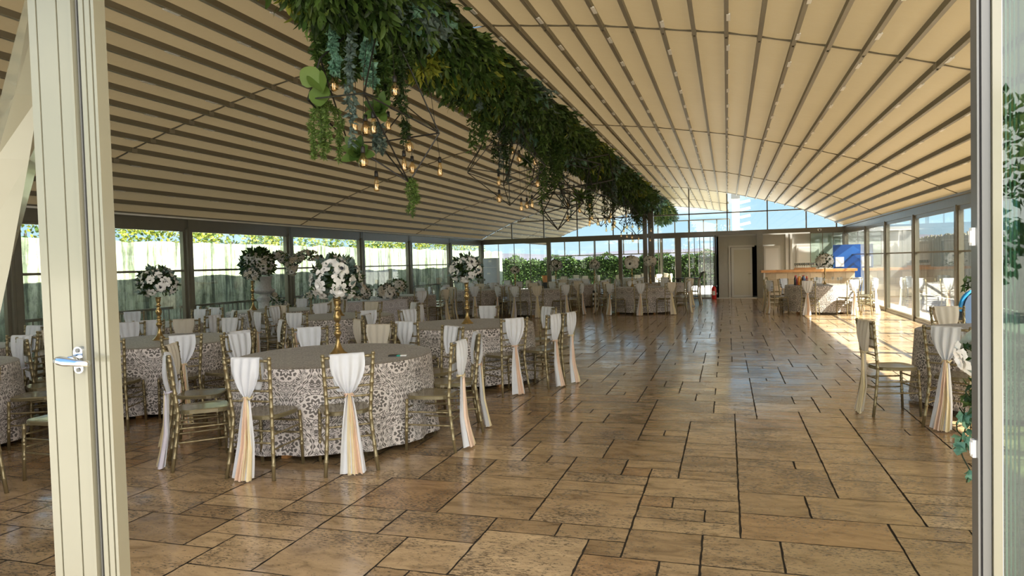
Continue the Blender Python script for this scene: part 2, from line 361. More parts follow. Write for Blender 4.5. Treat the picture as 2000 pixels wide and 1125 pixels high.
M['damask'] = damask('taupe_damask', (0.66, 0.61, 0.585), (0.14, 0.125, 0.118), 0.46)
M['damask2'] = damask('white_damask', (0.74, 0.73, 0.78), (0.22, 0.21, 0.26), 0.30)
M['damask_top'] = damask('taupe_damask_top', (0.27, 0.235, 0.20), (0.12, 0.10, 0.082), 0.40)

# ================================================================== THE SETTING
XL, XR, YB, YF, RIDGE = -10.1, 4.2, 28.5, 1.8, -2.95
PU = [0, .35, .7, 1.05, 1.35, 1.7, 2.05, 2.35, 2.7, 3.1, 3.6, 4.1, 5.6, 7.15]
PZ = [2.66, 2.83, 3.0, 3.16, 3.29, 3.42, 3.53, 3.63, 3.73, 3.84, 3.97, 4.1, 4.37, 4.56]
def roof_z(x): return float(np.interp(min(x - XL, XR - x), PU, PZ))
BAY = 0.3475
# floor: a random bond of rectangular travertine slabs on a 20 cm module
def make_floor():
    U = 0.205; nx = int(14.6 / U); ny = int(27.6 / U); x0 = XL - 0.1; y0 = 1.2
    used = np.zeros((nx, ny), bool); b = MB(); rnd = random.Random(3)
    sizes = [(3, 2), (3, 2), (2, 2), (2, 1), (3, 1), (2, 1), (3, 2), (2, 2), (4, 2), (1, 1), (3, 3)]
    for j in range(ny):
        for i in range(nx):
            if used[i, j]: continue
            opts = sizes[:]; rnd.shuffle(opts); opts += [(2, 1), (1, 1)]
            for (w, h) in opts:
                if i + w <= nx and j + h <= ny and not used[i:i + w, j:j + h].any(): break
            used[i:i + w, j:j + h] = True
            g0 = 0.004; gx_ = 0.006; xa, xb = x0 + i * U + gx_, x0 + (i + w) * U - gx_; ya, yb = y0 + j * U + g0, y0 + (j + h) * U - g0
            near = ya < 9
            pts = []
            def edge(p, q):
                k = max(2, int(math.hypot(q[0] - p[0], q[1] - p[1]) / 0.05)) if near else 2
                for s in range(k):
                    f = s / k; pts.append((p[0] + (q[0] - p[0]) * f + rnd.uniform(-.003, .003), p[1] + (q[1] - p[1]) * f + rnd.uniform(-.0022, .0022), 0))
            edge((xa, ya), (xb, ya)); edge((xb, ya), (xb, yb)); edge((xb, yb), (xa, yb)); edge((xa, yb), (xa, ya))
            bi = len(b.v); b.v += pts
            tone = min(1, max(0.001, rnd.gauss(0.5, 0.2))) if rnd.random() > 0.05 else 1.0
            b.face(list(range(bi, bi + len(pts))), 0, None, tone)
    z = -0.006
    b.add([(x0, y0, z), (x0 + nx * U, y0, z), (x0 + nx * U, y0 + ny * U, z), (x0, y0 + ny * U, z)], [(0, 1, 2, 3)], 1, 0.5)
    return struct(b.build('floor', [M['travertine'], M['grout']]))
make_floor()
gb = MB(); gb.box(-400, 400, -200, 600, -0.4, -0.02); struct(gb.build('ground', M['ground']))

# roof: membrane in strips between the slats, cut at every second frame
JOINTS = [1.62, 8.35, 15.1, 21.85, 28.55]
def slat_xs(xa=XL, xb=XR):
    xs = []
    for k in range(21):
        xs.append(XR - k * BAY)
    for k in range(20, -1, -1):
        xs.append(XL + k * BAY)
    return sorted(x for x in xs if xa - 1e-3 <= x <= xb + 1e-3)
def make_membrane(name, joints, xs):
    b = MB()
    for a, c in zip(joints[:-1], joints[1:]):
        ya, yb = a + 0.008, c - 0.008; ys = [ya + (yb - ya) * i / 6 for i in range(7)]
        for x0, x1 in zip(xs[:-1], xs[1:]):
            bi = len(b.v); n = 4
            for y in ys:
                for i in range(n + 1):
                    f = i / n; x = x0 + (x1 - x0) * f
                    z = (roof_z(x0) * (1 - f) + roof_z(x1) * f) - 0.010 * math.sin(PI * f)
                    b.v.append((x, y, z))
            for j in range(len(ys) - 1):
                for i in range(n):
                    p = bi + j * (n + 1) + i; b.face([p, p + n + 1, p + n + 2, p + 1])
    return struct(b.build(name, M['membrane'], smooth=True))
XS = slat_xs()
make_membrane('ceiling', JOINTS, XS)
make_membrane('ceiling_added_sunblock', [0.7, 1.60], [x for x in XS if -1.4 < x < 1.7])  # added unseen strip of roof that keeps the sun off the door leaf
tn = [0]
def trim(b, mat_, smooth=False):
    tn[0] += 1; return struct(b.build('trim_%d' % tn[0], mat_, smooth=smooth))
clip_me = None
def slat(x, ya, yb, joints, clips):
    global clip_me
    z = roof_z(x); b = MB(); w = 0.018
    cuts = [ya] + [j for j in joints if ya + .1 < j < yb - .1] + [yb]
    for a, c in zip(cuts[:-1], cuts[1:]):
        b.box(x - w, x + w, a + 0.03, c - 0.03, z - 0.066, z - 0.001, 0)
        b.box(x - w - .004, x + w + .004, a + 0.03, c - 0.03, z - 0.071, z - 0.066, 1)
    for j in cuts[1:-1]:
        b.box(x - w - .006, x - w + .006, j - .05, j + .05, z - .075, z - .01, 1)
        b.box(x + w - .006, x + w + .006, j - .05, j + .05, z - .075, z - .01, 1)
    o = trim(b, [M['slat'], M['slat_e']])
    if clips:
        if clip_me is None:
            c = MB(); c.box(-.020, .020, -.10, .10, -.014, .0); clip_me = c.build('clip', M['pad'])
            co = clip_me; first = True
        y = ya + 0.5 + (0.35 if clips == 2 else 0)
        s = -1 if x > RIDGE else 1
        while y < yb - .3:
            q = clip_me.copy() if clip_me.parent or clip_me.users_collection and len(o.children) else clip_me.copy()
            COL.objects.link(q); q.parent = o; q.location = (x - s * 0.020, y, z - 0.062); y += 1.1
    return o
for i, x in enumerate(XS):
    k = round((XR - x) / BAY) if x > RIDGE else round((x - XL) / BAY)
    if k == 0: continue
    slat(x, YF - .15, YB, JOINTS, (1 + (k // 2) % 2) if k % 2 == 0 else 0)
bpy.data.objects.remove(clip_me)
# roof beams above the joints and the ridge beam
def rafter(y, xa=XL, xb=XR, h=.12, w=.010):
    b = MB(); xs = [xa + (xb - xa) * i / 40 for i in range(41)]; bi = len(b.v)
    for x in xs:
        z = roof_z(x) - 0.022
        b.v += [(x, y - w, z), (x, y + w, z), (x, y + w, z + h), (x, y - w, z + h)]
    for i in range(40):
        p = bi + i * 4
        for k in range(4): b.face([p + k, p + (k + 1) % 4, p + 4 + (k + 1) % 4, p + 4 + k])
    return trim(b, M['frame'])
for y in JOINTS[1:-1]: rafter(y)
rafter(YB, h=.10, w=.03); rafter(YF - .1)

def fbox(name, boxes, mt=None, kind='structure', parent=None):
    b = MB()
    for q in boxes: b.box(*q)
    o = b.build(name, mt or M['frame'], parent)
    if kind and not parent: o['kind'] = kind
    return o
# ---- left wall: header, posts, windows with a middle rail
LP = [on(u, 500, 0, XL)[1] for u in (365, 564, 705, 799, 878)]
LP = [4.4, 7.75] + LP + [YB]
LPd = [LP[0] - 3.4 + .9 - .1] + LP
lb = [(XL - .10, XL + .05, YF - .1, YB, 2.40, 2.62), (XL - .14, XL + .10, YF - .1, YB, 2.62, 2.66), (XL - .08, XL + .05, YF - .1, YB, 0, .07), (XL - .34, XL - .14, YF - .3, YB + .2, 2.45, 2.65)]
fbox('wall_left', lb)
trim(MB().box(XL + .10, XL + .115, YF, YB, 2.60, 2.63), M['pad'])
wn = [0]
def window(name_parts, frame_boxes, panes, mt=None):
    wn[0] += 1
    o = fbox('window_%d' % wn[0], frame_boxes, mt)
    for (p, gm) in panes:
        b = MB(); b.box(*p); g_ = b.build('pane', gm, o)
    return o
for y in LPd[1:]:
    trim(MB().box(XL - .09, XL + .09, y - .075, y + .075, 0, 2.42), M['frame'])
    trim(MB().box(XL + .09, XL + .10, y - .03, y + .03, 0, 2.58), M['frame'])
for a, c in zip(LPd[:-1], LPd[1:]):
    a2, c2 = a + .075, c - .075; f = .055
    window('', [(XL - .03, XL + .04, a2, a2 + f, .07, 2.40), (XL - .03, XL + .04, c2 - f, c2, .07, 2.40), (XL - .03, XL + .04, a2 + f, c2 - f, 2.36, 2.40),
                (XL - .03, XL + .04, a2 + f, c2 - f, .07, .12), (XL - .03, XL + .03, a2 + f, c2 - f, 1.585, 1.625)],
           [((XL - .008, XL + .002, a2 + f, c2 - f, 1.625, 2.36), M['glass']), ((XL - .008, XL + .002, a2 + f, c2 - f, .12, 1.585), M['glass'])])
# ---- right wall
RP = [2.9, 5.95, 9.0, 12.05] + [on(u, 500, 0, XR)[1] for u in (1873, 1788, 1732, 1693)] + [YB]
fbox('wall_right', [(XR - .05, XR + .10, YF - .1, YB, 2.44, 2.62), (XR - .10, XR + .14, YF - .1, YB, 2.62, 2.66), (XR - .05, XR + .08, YF - .1, YB, 0, .05), (XR + .14, XR + .22, YF - .3, YB + .2, 2.50, 2.68)])
for y in RP[:-1]:
    trim(MB().box(XR - .07, XR + .07, y - .05, y + .05, 0, 2.46), M['frame'])
for a, c in zip([YF] + RP[:-1], RP):
    a2, c2 = a + .05, c - .05; f = .05; zt = 2.36
    window('', [(XR - .03, XR + .03, a2, a2 + f, .05, 2.44), (XR - .03, XR + .03, c2 - f, c2, .05, 2.44), (XR - .03, XR + .03, a2 + f, c2 - f, zt, 2.44),
                (XR - .03, XR + .03, a2 + f, c2 - f, .05, .09), (XR - .025, XR + .025, a2 + f, c2 - f, 1.565, 1.60)],
           [((XR - .004, XR + .004, a2 + f, c2 - f, 1.60, zt), M['glass']), ((XR - .004, XR + .004, a2 + f, c2 - f, .09, 1.565), M['glass'])])
# ---- back wall and its glazed gable
fbox('wall_back', [(XL, XR, YB - .07, YB + .07, 2.46, 2.62), (XL - .09, XL + .09, YB - .09, YB + .09, 0, 2.66), (XR - .09, XR + .09, YB - .09, YB + .09, 0, 2.66),
                   (-3.20, -3.04, YB - .16, YB + .08, 0, 4.5), (-3.00, -2.78, YB - .12, YB + .08, 0, 4.5)])
for (x0, x1) in ((-7.19, -7.03), (-4.2, -4.06), (-1.94, -1.74), (1.09, 1.31)):
    trim(MB().box(x0, x1, YB - .07, YB + .07, 0, 2.46), M['frame'])
gm = [-8.7, -7.3, -5.88, -4.4, -1.4, .03, 1.49, 2.86, 3.9]
b = MB(); b.box(-8.44, 2.74, YB - .03, YB + .03, 3.305, 3.35)
for x in gm: b.box(x - .022, x + .022, YB - .03, YB + .03, 2.62, roof_z(x) - .005)
trim(b, M['frame'])
ed = sorted([XL + .1] + gm + [-3.2, -2.78, XR - .1])
for a, c in zip(ed[:-1], ed[1:]):
    if c - a < .45 and a > -3.3 and c < -2.7: continue
    b = MB(); n = 5; bi = len(b.v); g0 = .022
    for i in range(n + 1):
        x = a + g0 + (c - a - 2 * g0) * i / n; zt = roof_z(x) - .01
        for y in (YB - .004, YB + .004): b.v += [(x, y, 2.62), (x, y, max(zt, 2.63))]
    for i in range(n):
        p = bi + i * 4; q = p + 4
        b.face([p, q, q + 1, p + 1]); b.face([p + 2, p + 3, q + 3, q + 2])
    wn[0] += 1; struct(b.build('window_%d' % wn[0], M['glass']))
def sliders(xs, y, zt=2.46, zb=.0, gmat=None, fr=.012):
    fb = [(x - fr, x + fr, y - .015, y + .015, zb + .05, zt) for x in xs] + [(xs[0], xs[-1], y - .02, y + .02, zb, zb + .05), (xs[0], xs[-1], y - .02, y + .02, zt - .05, zt)]
    window('', fb, [((a + fr, c - fr, y - .004, y + .004, zb + .05, zt - .05), gmat or M['glass']) for a, c in zip(xs[:-1], xs[1:])])
sliders([-10.0, -9.32, -8.62, -7.92, -7.19], YB)
sliders([-7.03, -5.15, -4.2], YB)
sliders([-4.06, -3.2], YB)
sliders([-2.78, -2.45, -1.94], YB)
for k, x in enumerate((-1.74, -1.52, -1.3, -1.12, -0.98, -0.82, -0.62)):    # folded glass leaves beside the doorway
    pass
sliders([-1.74, -1.45, -1.22, -1.02, -0.86], YB + .0, gmat=M['glass'])
sliders([-0.86, -0.62, -.50], YB + .06, gmat=M['glass'])
trim(MB().box(-.47, -.40, YB - .05, YB + .08, 0, 2.46), M['blackwood'])
sliders([3.0, 3.42, 3.78, 4.11], YB, gmat=M['glass2'], zb=1.12)
trim(MB().box(-0.4, 1.09, YB - .04, YB + .05, 0.0, 0.03), M['cabind'])

# ---- the pavilion beyond the back wall
YE = 40.0
XS2 = slat_xs(XL, .2); XS2[-1] = .12 if XS2[-1] > .12 else XS2[-1]
make_membrane('ceiling_beyond', [28.65, 34.3, YE], XS2)
for x in XS2:
    b = MB(); z = roof_z(x); b.box(x - .021, x + .021, 28.7, YE, z - .055, z - .001); o = trim(b, M['slat'])
    k = round((XR - x) / BAY) if x > RIDGE else round((x - XL) / BAY)
    if k % 2 == 0:
        y = 29.2
        while y < YE - .3: b2 = MB(); b2.box(x - .013, x + .013, y - .085, y + .085, z - .066, z - .055); b2.build('clip', M['pad'], o); y += 1.1
rafter(34.3, XL, .12); rafter(YE, XL, .12)
zg = on(1360, 430, 1, YE)[2]; zb_ = on(1140, 499, 1, YE)[2]
bx = [(XL, .12, YE - .05, YE + .05, 2.9, 3.05), (XL, .12, YE - .04, YE + .04, zb_ - .03, zb_ + .03), (-4.6, .12, YE - .03, YE + .03, zg - .03, zg + .03)]
for u in (1285, 1318, 1345, 1374, 1400, 1425):
    x = on(u, 440, 1, YE)[0]; bx.append((x - .03, x + .03, YE - .03, YE + .03, 0, min(roof_z(x), zg + .0)))
for u in (1103, 1132, 1161, 1190, 1218, 1247):
    x = on(u, 490, 1, YE)[0]; bx.append((x - .03, x + .03, YE - .03, YE + .03, 0 if u == 1161 else zb_, 2.95))
for x in (-9.98, -3.5, .05): bx.append((x - .08, x + .08, YE - .08, YE + .08, 0, 3.0))
fbox('trim_200', bx)
# ---- front: header, door leaf with its handle, post, slanted brace, right jamb with folded glass
trim(MB().box(XL, XR, YF - .08, YF + .08, 2.74, 2.92), M['frame'])
def extr(name, x0, x1, y0, y1, z0, z1, grooves, mats):     # an upright profile with shallow grooves in its front face
    b = MB(); xs = [x0]
    for gx in grooves: xs += [gx - .0035, gx + .0035]
    xs.append(x1)
    for i in range(0, len(xs) - 1):
        if i % 2 == 0: b.box(xs[i], xs[i + 1], y0, y1, z0, z1, 0)
        else: b.box(xs[i], xs[i + 1], y0 + .006, y1, z0, z1, 1)
    return b.build(name, mats)
Y0 = 1.995
d = extr('door_1', -2.402, -2.198, Y0 - .045, Y0 + .005, 0.01, 2.72, [-2.363, -2.268], [M['cream'], M['creamdk']]); struct(d)
b = MB(); b.box(-2.210, -2.198, Y0 - .050, Y0 - .045, .01, 2.72, 0); b.build('edge_bead', M['cream'], d)
hx, hz = on(150, 703, 1, 1.93)[0], 1.266
b = MB()
for k in range(2): pass
vs = []; n = 20
for k in range(n):
    a = 2 * PI * k / n; vs.append((hx + .022 * math.cos(a), hz + (.030 if math.sin(a) > 0 else -.030) + .018 * math.sin(a)))
bi = len(b.v); b.v += [(x, Y0 - .045, z) for x, z in vs] + [(x, Y0 - .060, z) for x, z in vs]
b.face([bi + n + k for k in range(n)])
for k in range(n): b.face([bi + k, bi + (k + 1) % n, bi + n + (k + 1) % n, bi + n + k])
hd = b.build('handle', M['chrome'], d)
b = MB(); b.tube([(hx, Y0 - .06, hz), (hx, Y0 - .10, hz)], [.024, .017], 16)
b.tube([(hx - .045, Y0 - .105, hz + .006), (hx - .03, Y0 - .108, hz + .004), (hx, Y0 - .108, hz), (hx + .05, Y0 - .108, hz - .003), (hx + .098, Y0 - .106, hz - .004)], [.012, .017, .017, .012, .010], 14)
hl = b.build('lever', M['chrome'], hd, smooth=True)
b = MB()
for zz in (.035, -.035): b.tube([(hx, Y0 - .058, hz + zz), (hx, Y0 - .064, hz + zz)], .008, 10)
b.build('screw', M['greyframe'], hd)
b = MB(); b.tube([(hx - .035, Y0 - .118, hz + .005), (hx - .035, Y0 - .124, hz + .005)], .007, 10); b.build('lock_cylinder', M['greyframe'], hd)
trim(MB().box(-2.198, -2.168, Y0 - .02, Y0 + .005, 0, 2.74), M['rubber'])
trim(MB().box(-2.193, -2.187, Y0 - .035, Y0 - .02, 0, 2.74), M['greyframe'])
trim(MB().box(-2.180, -2.174, Y0 - .035, Y0 - .02, 0, 2.74), M['creamdk'])
p = extr('trim_201', -2.168, -2.10, Y0 - .045, Y0 + .003, 0, 2.74, [-2.145, -2.116], [M['cream'], M['creamdk']]); struct(p)
MB().box(XL, -4.1, YF - .08, YF + .08, 0, 2.74).build('wall_front_added', M['creamdk'])['kind'] = 'structure'  # solid wall added out of view to darken the front left
# slanted brace
b = MB(); SL = [(2.95, -2.56, -2.50, -2.49), (2.3, -2.92, -2.70, -2.66), (2.05, -3.06, -2.82, -2.73), (1.6, -3.33, -3.03, -2.87), (.9, -3.72, -3.36, -3.12), (-.02, -4.2, -3.78, -3.5)]
for (z, xl, xm, xr) in SL: b.v += [(xl, 2.22, z), (xm, 2.12, z), (xr, 2.19, z), (xm, 2.30, z)]
for i in range(5):
    for k in range(4): b.face([i * 4 + k, i * 4 + (k + 1) % 4, i * 4 + 4 + (k + 1) % 4, i * 4 + 4 + k][::-1])
b.face([3, 2, 1, 0]); b.face([20, 21, 22, 23]); trim(b, M['cream'])
# right jamb
Y1 = 2.2
trim(MB().box(.637, .642, Y1 - .05, Y1, 0, 2.74), M['greyframe'])
trim(MB().box(.642, .648, Y1 - .04, Y1, 0, 2.74), M['rubber'])
trim(MB().box(.648, .668, Y1 - .05, Y1, 0, 2.74), M['greyframe'])
d2 = struct(MB().box(.670, .691, Y1 - .06, Y1 - .01, 0.01, 2.72).build('door_2', M['cream']))
for zz, hh_ in ((1.61, .048), (1.035, .048)):
    b = MB(); b.box(.629, .637, Y1 - .035, Y1 - .012, zz - hh_ / 2, zz + hh_ / 2); b.box(.626, .629, Y1 - .03, Y1 - .017, zz - hh_ / 2 + .008, zz + hh_ / 2 - .008)
    k = b.build('keeper', M['white'], d2)
M['glass4'] = glass_mat('stacked_glass', (0.93, 0.97, 0.95), 1.0, 1.12)
M['glass3'] = glass_mat('door_glass', (0.42, 0.52, 0.47), 1.0, 1.62)
for k in range(5):      # sliding leaves parked one behind the other
    x = .694 + k * .011; y = Y1 - .05 + k * .004
    b = MB(); b.box(x, 2.6, y, y + .003, .05, 2.68); o = b.build('door_%d' % (3 + k), M['glass3'] if k == 0 else M['glass4']); struct(o)
    MB().box(x - .0025, x + .001, y - .001, y + .0035, .05, 2.68).build('glass_edge', M['edge'], o)
    MB().box(x, 2.6, y, y + .0035, .01, .05).build('bottom_rail', M['cream'], o)

# ---- outside, left: print-covered screen fence, bushes and trees
m, t, b_ = mat('forest_print')
tcn = N(t, 'ShaderNodeTexCoord'); mpg = N(t, 'ShaderNodeMapping', ins={'Scale': (1, 1.0, 0.07)}); t.links.new(tcn.outputs['Object'], mpg.inputs[0])
nz = N(t, 'ShaderNodeTexNoise', ins={'Scale': 5.5, 'Detail': 5.0, 'Roughness': 0.7, 'Distortion': 0.15}); t.links.new(mpg.outputs[0], nz.inputs['Vector'])
mpg2 = N(t, 'ShaderNodeMapping', ins={'Scale': (1, 1.0, 0.6)}); t.links.new(tcn.outputs['Object'], mpg2.inputs[0])
nz2 = N(t, 'ShaderNodeTexNoise', ins={'Scale': 9.0, 'Detail': 8.0, 'Roughness': 0.75}); t.links.new(mpg2.outputs[0], nz2.inputs['Vector'])
rA = ramp(t, [(0.42, (0.10, 0.13, 0.08)), (0.50, (0.36, 0.42, 0.27)), (0.62, (0.60, 0.66, 0.48))]); t.links.new(nz.outputs[0], rA.inputs[0])
rB = ramp(t, [(0.40, (0.45, 0.45, 0.45)), (0.55, (1, 1, 1))]); t.links.new(nz2.outputs[0], rB.inputs[0])
mu = N(t, 'ShaderNodeMixRGB', blend_type='MULTIPLY'); mu.inputs[0].default_value = .8; t.links.new(rA.outputs[0], mu.inputs[1]); t.links.new(rB.outputs[0], mu.inputs[2])
t.links.new(mu.outputs[0], b_.inputs['Base Color']); b_.inputs['Roughness'].default_value = .7; M['forest'] = m
FX = -11.6
fr_root = empty('screen_fence', (FX, 16, 0), 0, 'tall fence screen printed with leafless tree trunks outside the left windows', 'fence')
b = MB(); ys = [-3 + i * .55 for i in range(72)]; bi = 0
for i, y in enumerate(ys):
    sag = 0.05 * abs(math.sin(i * 1.13)) + (.02 * math.sin(i * 2.7)); dx = .03 * math.sin(i * 1.9)
    b.v += [(dx, y - 16, 0), (dx, y - 16, 2.27 - sag)]
for i in range(len(ys) - 1): b.face([2 * i, 2 * i + 2, 2 * i + 3, 2 * i + 1])
b.build('printed_screen', M['forest'], fr_root)
for y in ys[::5]: MB().tube([(-.05, y - 16, 0), (-.05, y - 16, 2.2)], .025, 6).build('fence_post', M['reed'], fr_root)
for a, c in zip(LPd[1:-1], LPd[2:]):
    root = empty('railing', (XL - .30, (a + c) / 2, 0)); L = (c - a) / 2 - .1
    b = MB(); b.box(-.02, .02, -L, L, .86, .91); b.build('top_rail', M['frame'], root)
    b = MB(); b.box(-.015, .015, -L, L, .08, .12); b.build('bottom_rail', M['frame'], root)
    y = -L; k = 0
    pr = None
    while y <= L:
        if pr is None: b = MB(); b.box(-.008, .008, -.008, .008, .12, .86); pr = b.build('baluster', M['frame'], root); pr.location.y = y
        else: q = pr.copy(); COL.objects.link(q); q.parent = root; q.location.y = y
        y += .14
    tag(root, 'low dark railing outside the left windows, %s' % ('nearest the door post' if a < 6 else 'section %s' % ['', '', 'behind the two tables with gold candlesticks', 'behind the stone urn', 'behind the heart arch', 'behind the oblong flower table', 'behind the low flower ball', 'at the back corner'][min(7, LPd.index(a))]), 'railing', 'railings outside the left windows')

# leaf clumps
def leaf(b, p, d, side, L, w, m=0, a=0.0, curl=.25, seg=2):
    p = Vector(p); d = Vector(d).normalized(); side = Vector(side); side = (side - d * side.dot(d)).normalized(); nrm = d.cross(side)
    mid = p + d * L * .5 + nrm * L * curl * .25; tip = p + d * L - nrm * L * curl
    q = p + d * L * .25
    bi = len(b.v)
    b.v += [tuple(p), tuple(mid + side * w * .5 - nrm * w * .12), tuple(mid - side * w * .5 - nrm * w * .12), tuple(tip), tuple(mid)]
    b.face([bi, bi + 1, bi + 4], m, None, a); b.face([bi, bi + 4, bi + 2], m, None, a); b.face([bi + 1, bi + 3, bi + 4], m, None, a); b.face([bi + 4, bi + 3, bi + 2], m, None, a)
def oval(b, p, d, side, L, w, m=0, a=0.0, curl=.2):     # rounded leaf with a folded midrib
    p = Vector(p); d = Vector(d).normalized(); side = Vector(side); side = (side - d * side.dot(d)).normalized(); nrm = d.cross(side)
    bi = len(b.v); prof = [(0, .0), (.12, .55), (.32, .95), (.55, 1.0), (.78, .72), (.93, .36), (1, 0)]
    for f, q in prof:
        c = p + d * L * f - nrm * L * curl * f * f
        b.v += [tuple(c), tuple(c + side * w * .5 * q + nrm * w * .10 * q), tuple(c - side * w * .5 * q + nrm * w * .10 * q)]
    for i in range(len(prof) - 1):
        q = bi + i * 3; b.face([q, q + 1, q + 4, q + 3], m, None, a); b.face([q, q + 3, q + 5, q + 2], m, None, a)
def rv(rnd): 
    while True:
        v = Vector((rnd.uniform(-1, 1), rnd.uniform(-1, 1), rnd.uniform(-1, 1)))
        if 0.05 < v.length < 1: return v.normalized()
def bush(name, loc, rx, ry, rz, n, mats, ls, label, cat, group=None, seed=0, trunk=True):
    rnd = random.Random(seed); root = empty(name, (loc[0], loc[1], 0), 0, label, cat, group)
    b = MB()
    for i in range(n):
        v = rv(rnd); r_ = rnd.uniform(.72, 1.05); bump = 1 + .14 * math.sin(v.x * 7 + v.z * 5 + seed)
        p = Vector((v.x * rx, v.y * ry, loc[2] + v.z * rz)) * 1.0
        p = Vector((v.x * rx * r_ * bump, v.y * ry * r_ * bump, loc[2] + v.z * rz * r_ * bump))
        if p.z < .05: continue
        leaf(b, p, (v + rv(rnd) * .9), rv(rnd), ls * rnd.uniform(.7, 1.3), ls * .55, rnd.randrange(len(mats)), rnd.random() * .8)
    b.build('foliage', mats, root)
    if trunk: b = MB(); b.tube([(0, 0, 0), (0.03, 0, loc[2] * .6), (0, 0, loc[2] + rz * .3)], [.09, .07, .03], 8); b.build('trunk', M['blackwood'], root)
    return root
lx = 0
for i in range(11):
    y = 6 + i * 3.4
    bush('conifer', (-15.2 - (i % 3) * .5, y, 2.0), 1.4, 1.38, 1.55 + .25 * ((i * 7) % 3), 2600, [M['lf_yel'], M['lf_mid'], M['lf_yel']], .16,
         'yellow-green bush rising above the printed fence', 'bush', 'bushes above the printed fence', 40 + i)
# back: hedge, orange pot, hills
root = empty('hedge', (-5, 43.5, 0), 0, 'dense clipped green hedge beyond the far pavilion', 'hedge'); rnd = random.Random(5)
b = MB()
for i in range(9000):
    p = Vector((rnd.uniform(-9, 6), rnd.uniform(-.5, .5), 0)); fz = rnd.random() ** .6; side = rnd.random() < .75
    top = 1.75 + .15 * math.sin(p.x * 2.1) + .1 * math.sin(p.x * 5.3)
    if side: p.y = -.55 + rnd.uniform(-.08, .08); p.z = fz * top
    else: p.z = top + rnd.uniform(-.08, .1)
    leaf(b, p, Vector((rnd.uniform(-1, 1), -1, rnd.uniform(-.5, 1))), rv(rnd), .17, .11, rnd.randrange(2), rnd.random())
b.build('foliage', [M['lf_mid'], M['lf_dark']], root); MB().box(-9, 6, -.42, .5, 0, 1.7).build('core', M['lf_dark'], root)
tag(root)
rnd = random.Random(9)
b = MB(); n = 60
def ridge_h(i): return 1.8 + 3.2 * math.sin(i * .13 + .6) ** 2 + 1.0 * math.sin(i * .41) + .5 * math.sin(i * 1.07)
for i in range(n + 1):
    x = -260 + i * 9.0; b.v += [(x, 200, -1), (x, 230, ridge_h(i) * .45), (x, 270, ridge_h(i) + 2.6), (x, 330, -1)]
for i in range(n):
    for k in range(3): p = i * 4 + k; b.face([p, p + 4, p + 5, p + 1])
struct(b.build('hills', M['hill'], smooth=True))
# prefab cabin behind the doorway
YC = 28.75
cb = empty('prefab_cabin', (2.0, YC, 0), 0, 'pale grey prefabricated cabin with an ajar door behind the doorway and bar', 'cabin')
def rel(x0, x1, y0, y1, z0, z1): return (x0 - 2.0, x1 - 2.0, y0 - YC, y1 - YC, z0, z1)
b = MB(); b.box(*rel(-.40, .10, YC, YC + .08, .0, 2.42)); b.box(*rel(.10, .98, YC, YC + .08, 2.03, 2.42)); b.box(*rel(1.24, 2.55, YC, YC + .08, 0, 2.42)); b.box(*rel(3.3, 6.5, YC, YC + .08, 0, 2.42)); b.box(*rel(2.55, 3.3, YC, YC + .08, 2.0, 2.42)); b.box(*rel(.98, 1.24, YC, YC + .08, 2.03, 2.42))
b.box(*rel(-.40, -.32, YC, YC + 3, 0, 2.42)); b.box(*rel(-.4, 6.5, YC + 3, YC + 3.08, 0, 2.42)); b.build('wall', M['cabin'], cb)
MB().box(*rel(-.5, 6.6, YC - .06, YC + 3.2, 2.42, 2.56)).build('roof', M['cabind'], cb)
b = MB(); b.box(*rel(.06, .13, YC - .03, YC + .0, 0, 2.05)); b.box(*rel(.13, 1.02, YC - .03, YC, 1.98, 2.05)); b.box(*rel(1.24, 1.30, YC - .03, YC, 0, 2.05)); b.build('door_frame', M['cabind'], cb)
dr = MB().box(*rel(.15, .93, YC - .02, YC + .03, .03, 1.97)).build('door', M['cabind'], cb)
MB().box(*rel(.25, .85, YC - .026, YC - .02, .12, 1.88)).build('door_panel', M['door'], dr)
b = MB(); b.tube([(.88 - 2, -.02, .95), (.88 - 2, -.07, .95), (.78 - 2, -.07, .95)], .012, 8); b.build('handle', M['chrome'], dr)
MB().box(*rel(-.3, 6.4, YC + 1.2, YC + 1.25, 0.01, 2.4)).build('interior_shade_sheet', M['black'], cb)  # black sheet standing in for the shade inside the cabin
for (x0, x1) in ((1.36, 1.95), (2.53, 3.32)):
    w_ = MB().box(*rel(x0, x1, YC - .03, YC + .0, .1 if x0 > 2 else .9, 2.0)).build('shutter', M['cabind'], cb)
    MB().box(*rel(x0 + .06, x1 - .06, YC - .038, YC - .03, .2 if x0 > 2 else .98, 1.9)).build('shutter_panel', M['white'], w_)
b = MB(); b.box(*rel(2.14, 2.24, YC - .07, YC, 0, 2.42)); b.box(*rel(2.30, 2.38, YC - .07, YC, 0, 2.42)); b.build('pilaster', M['cabind'], cb)
# floodlight mast
ms_ = empty('floodlight_mast', (on(1437, 420, 1, 45.5)[0], 45.5, 0), 0, 'white mast with floodlights standing beyond the glazed gable', 'mast')
b = MB(); b.box(-.22, .22, -.15, .15, 0, 5.2); b.build('pole', M['white'], ms_)
for k in range(4):
    b = MB(); z = 5.0 - k * .45; b.obox((.55, 0, z), (.30, 0, .06), (0, .1, 0), (-.02, 0, .07)); b.build('floodlight', M['pad'], ms_)
MB().box(-.26, .26, -.2, .2, 5.2, 5.5).build('cap', M['greyframe'], ms_)
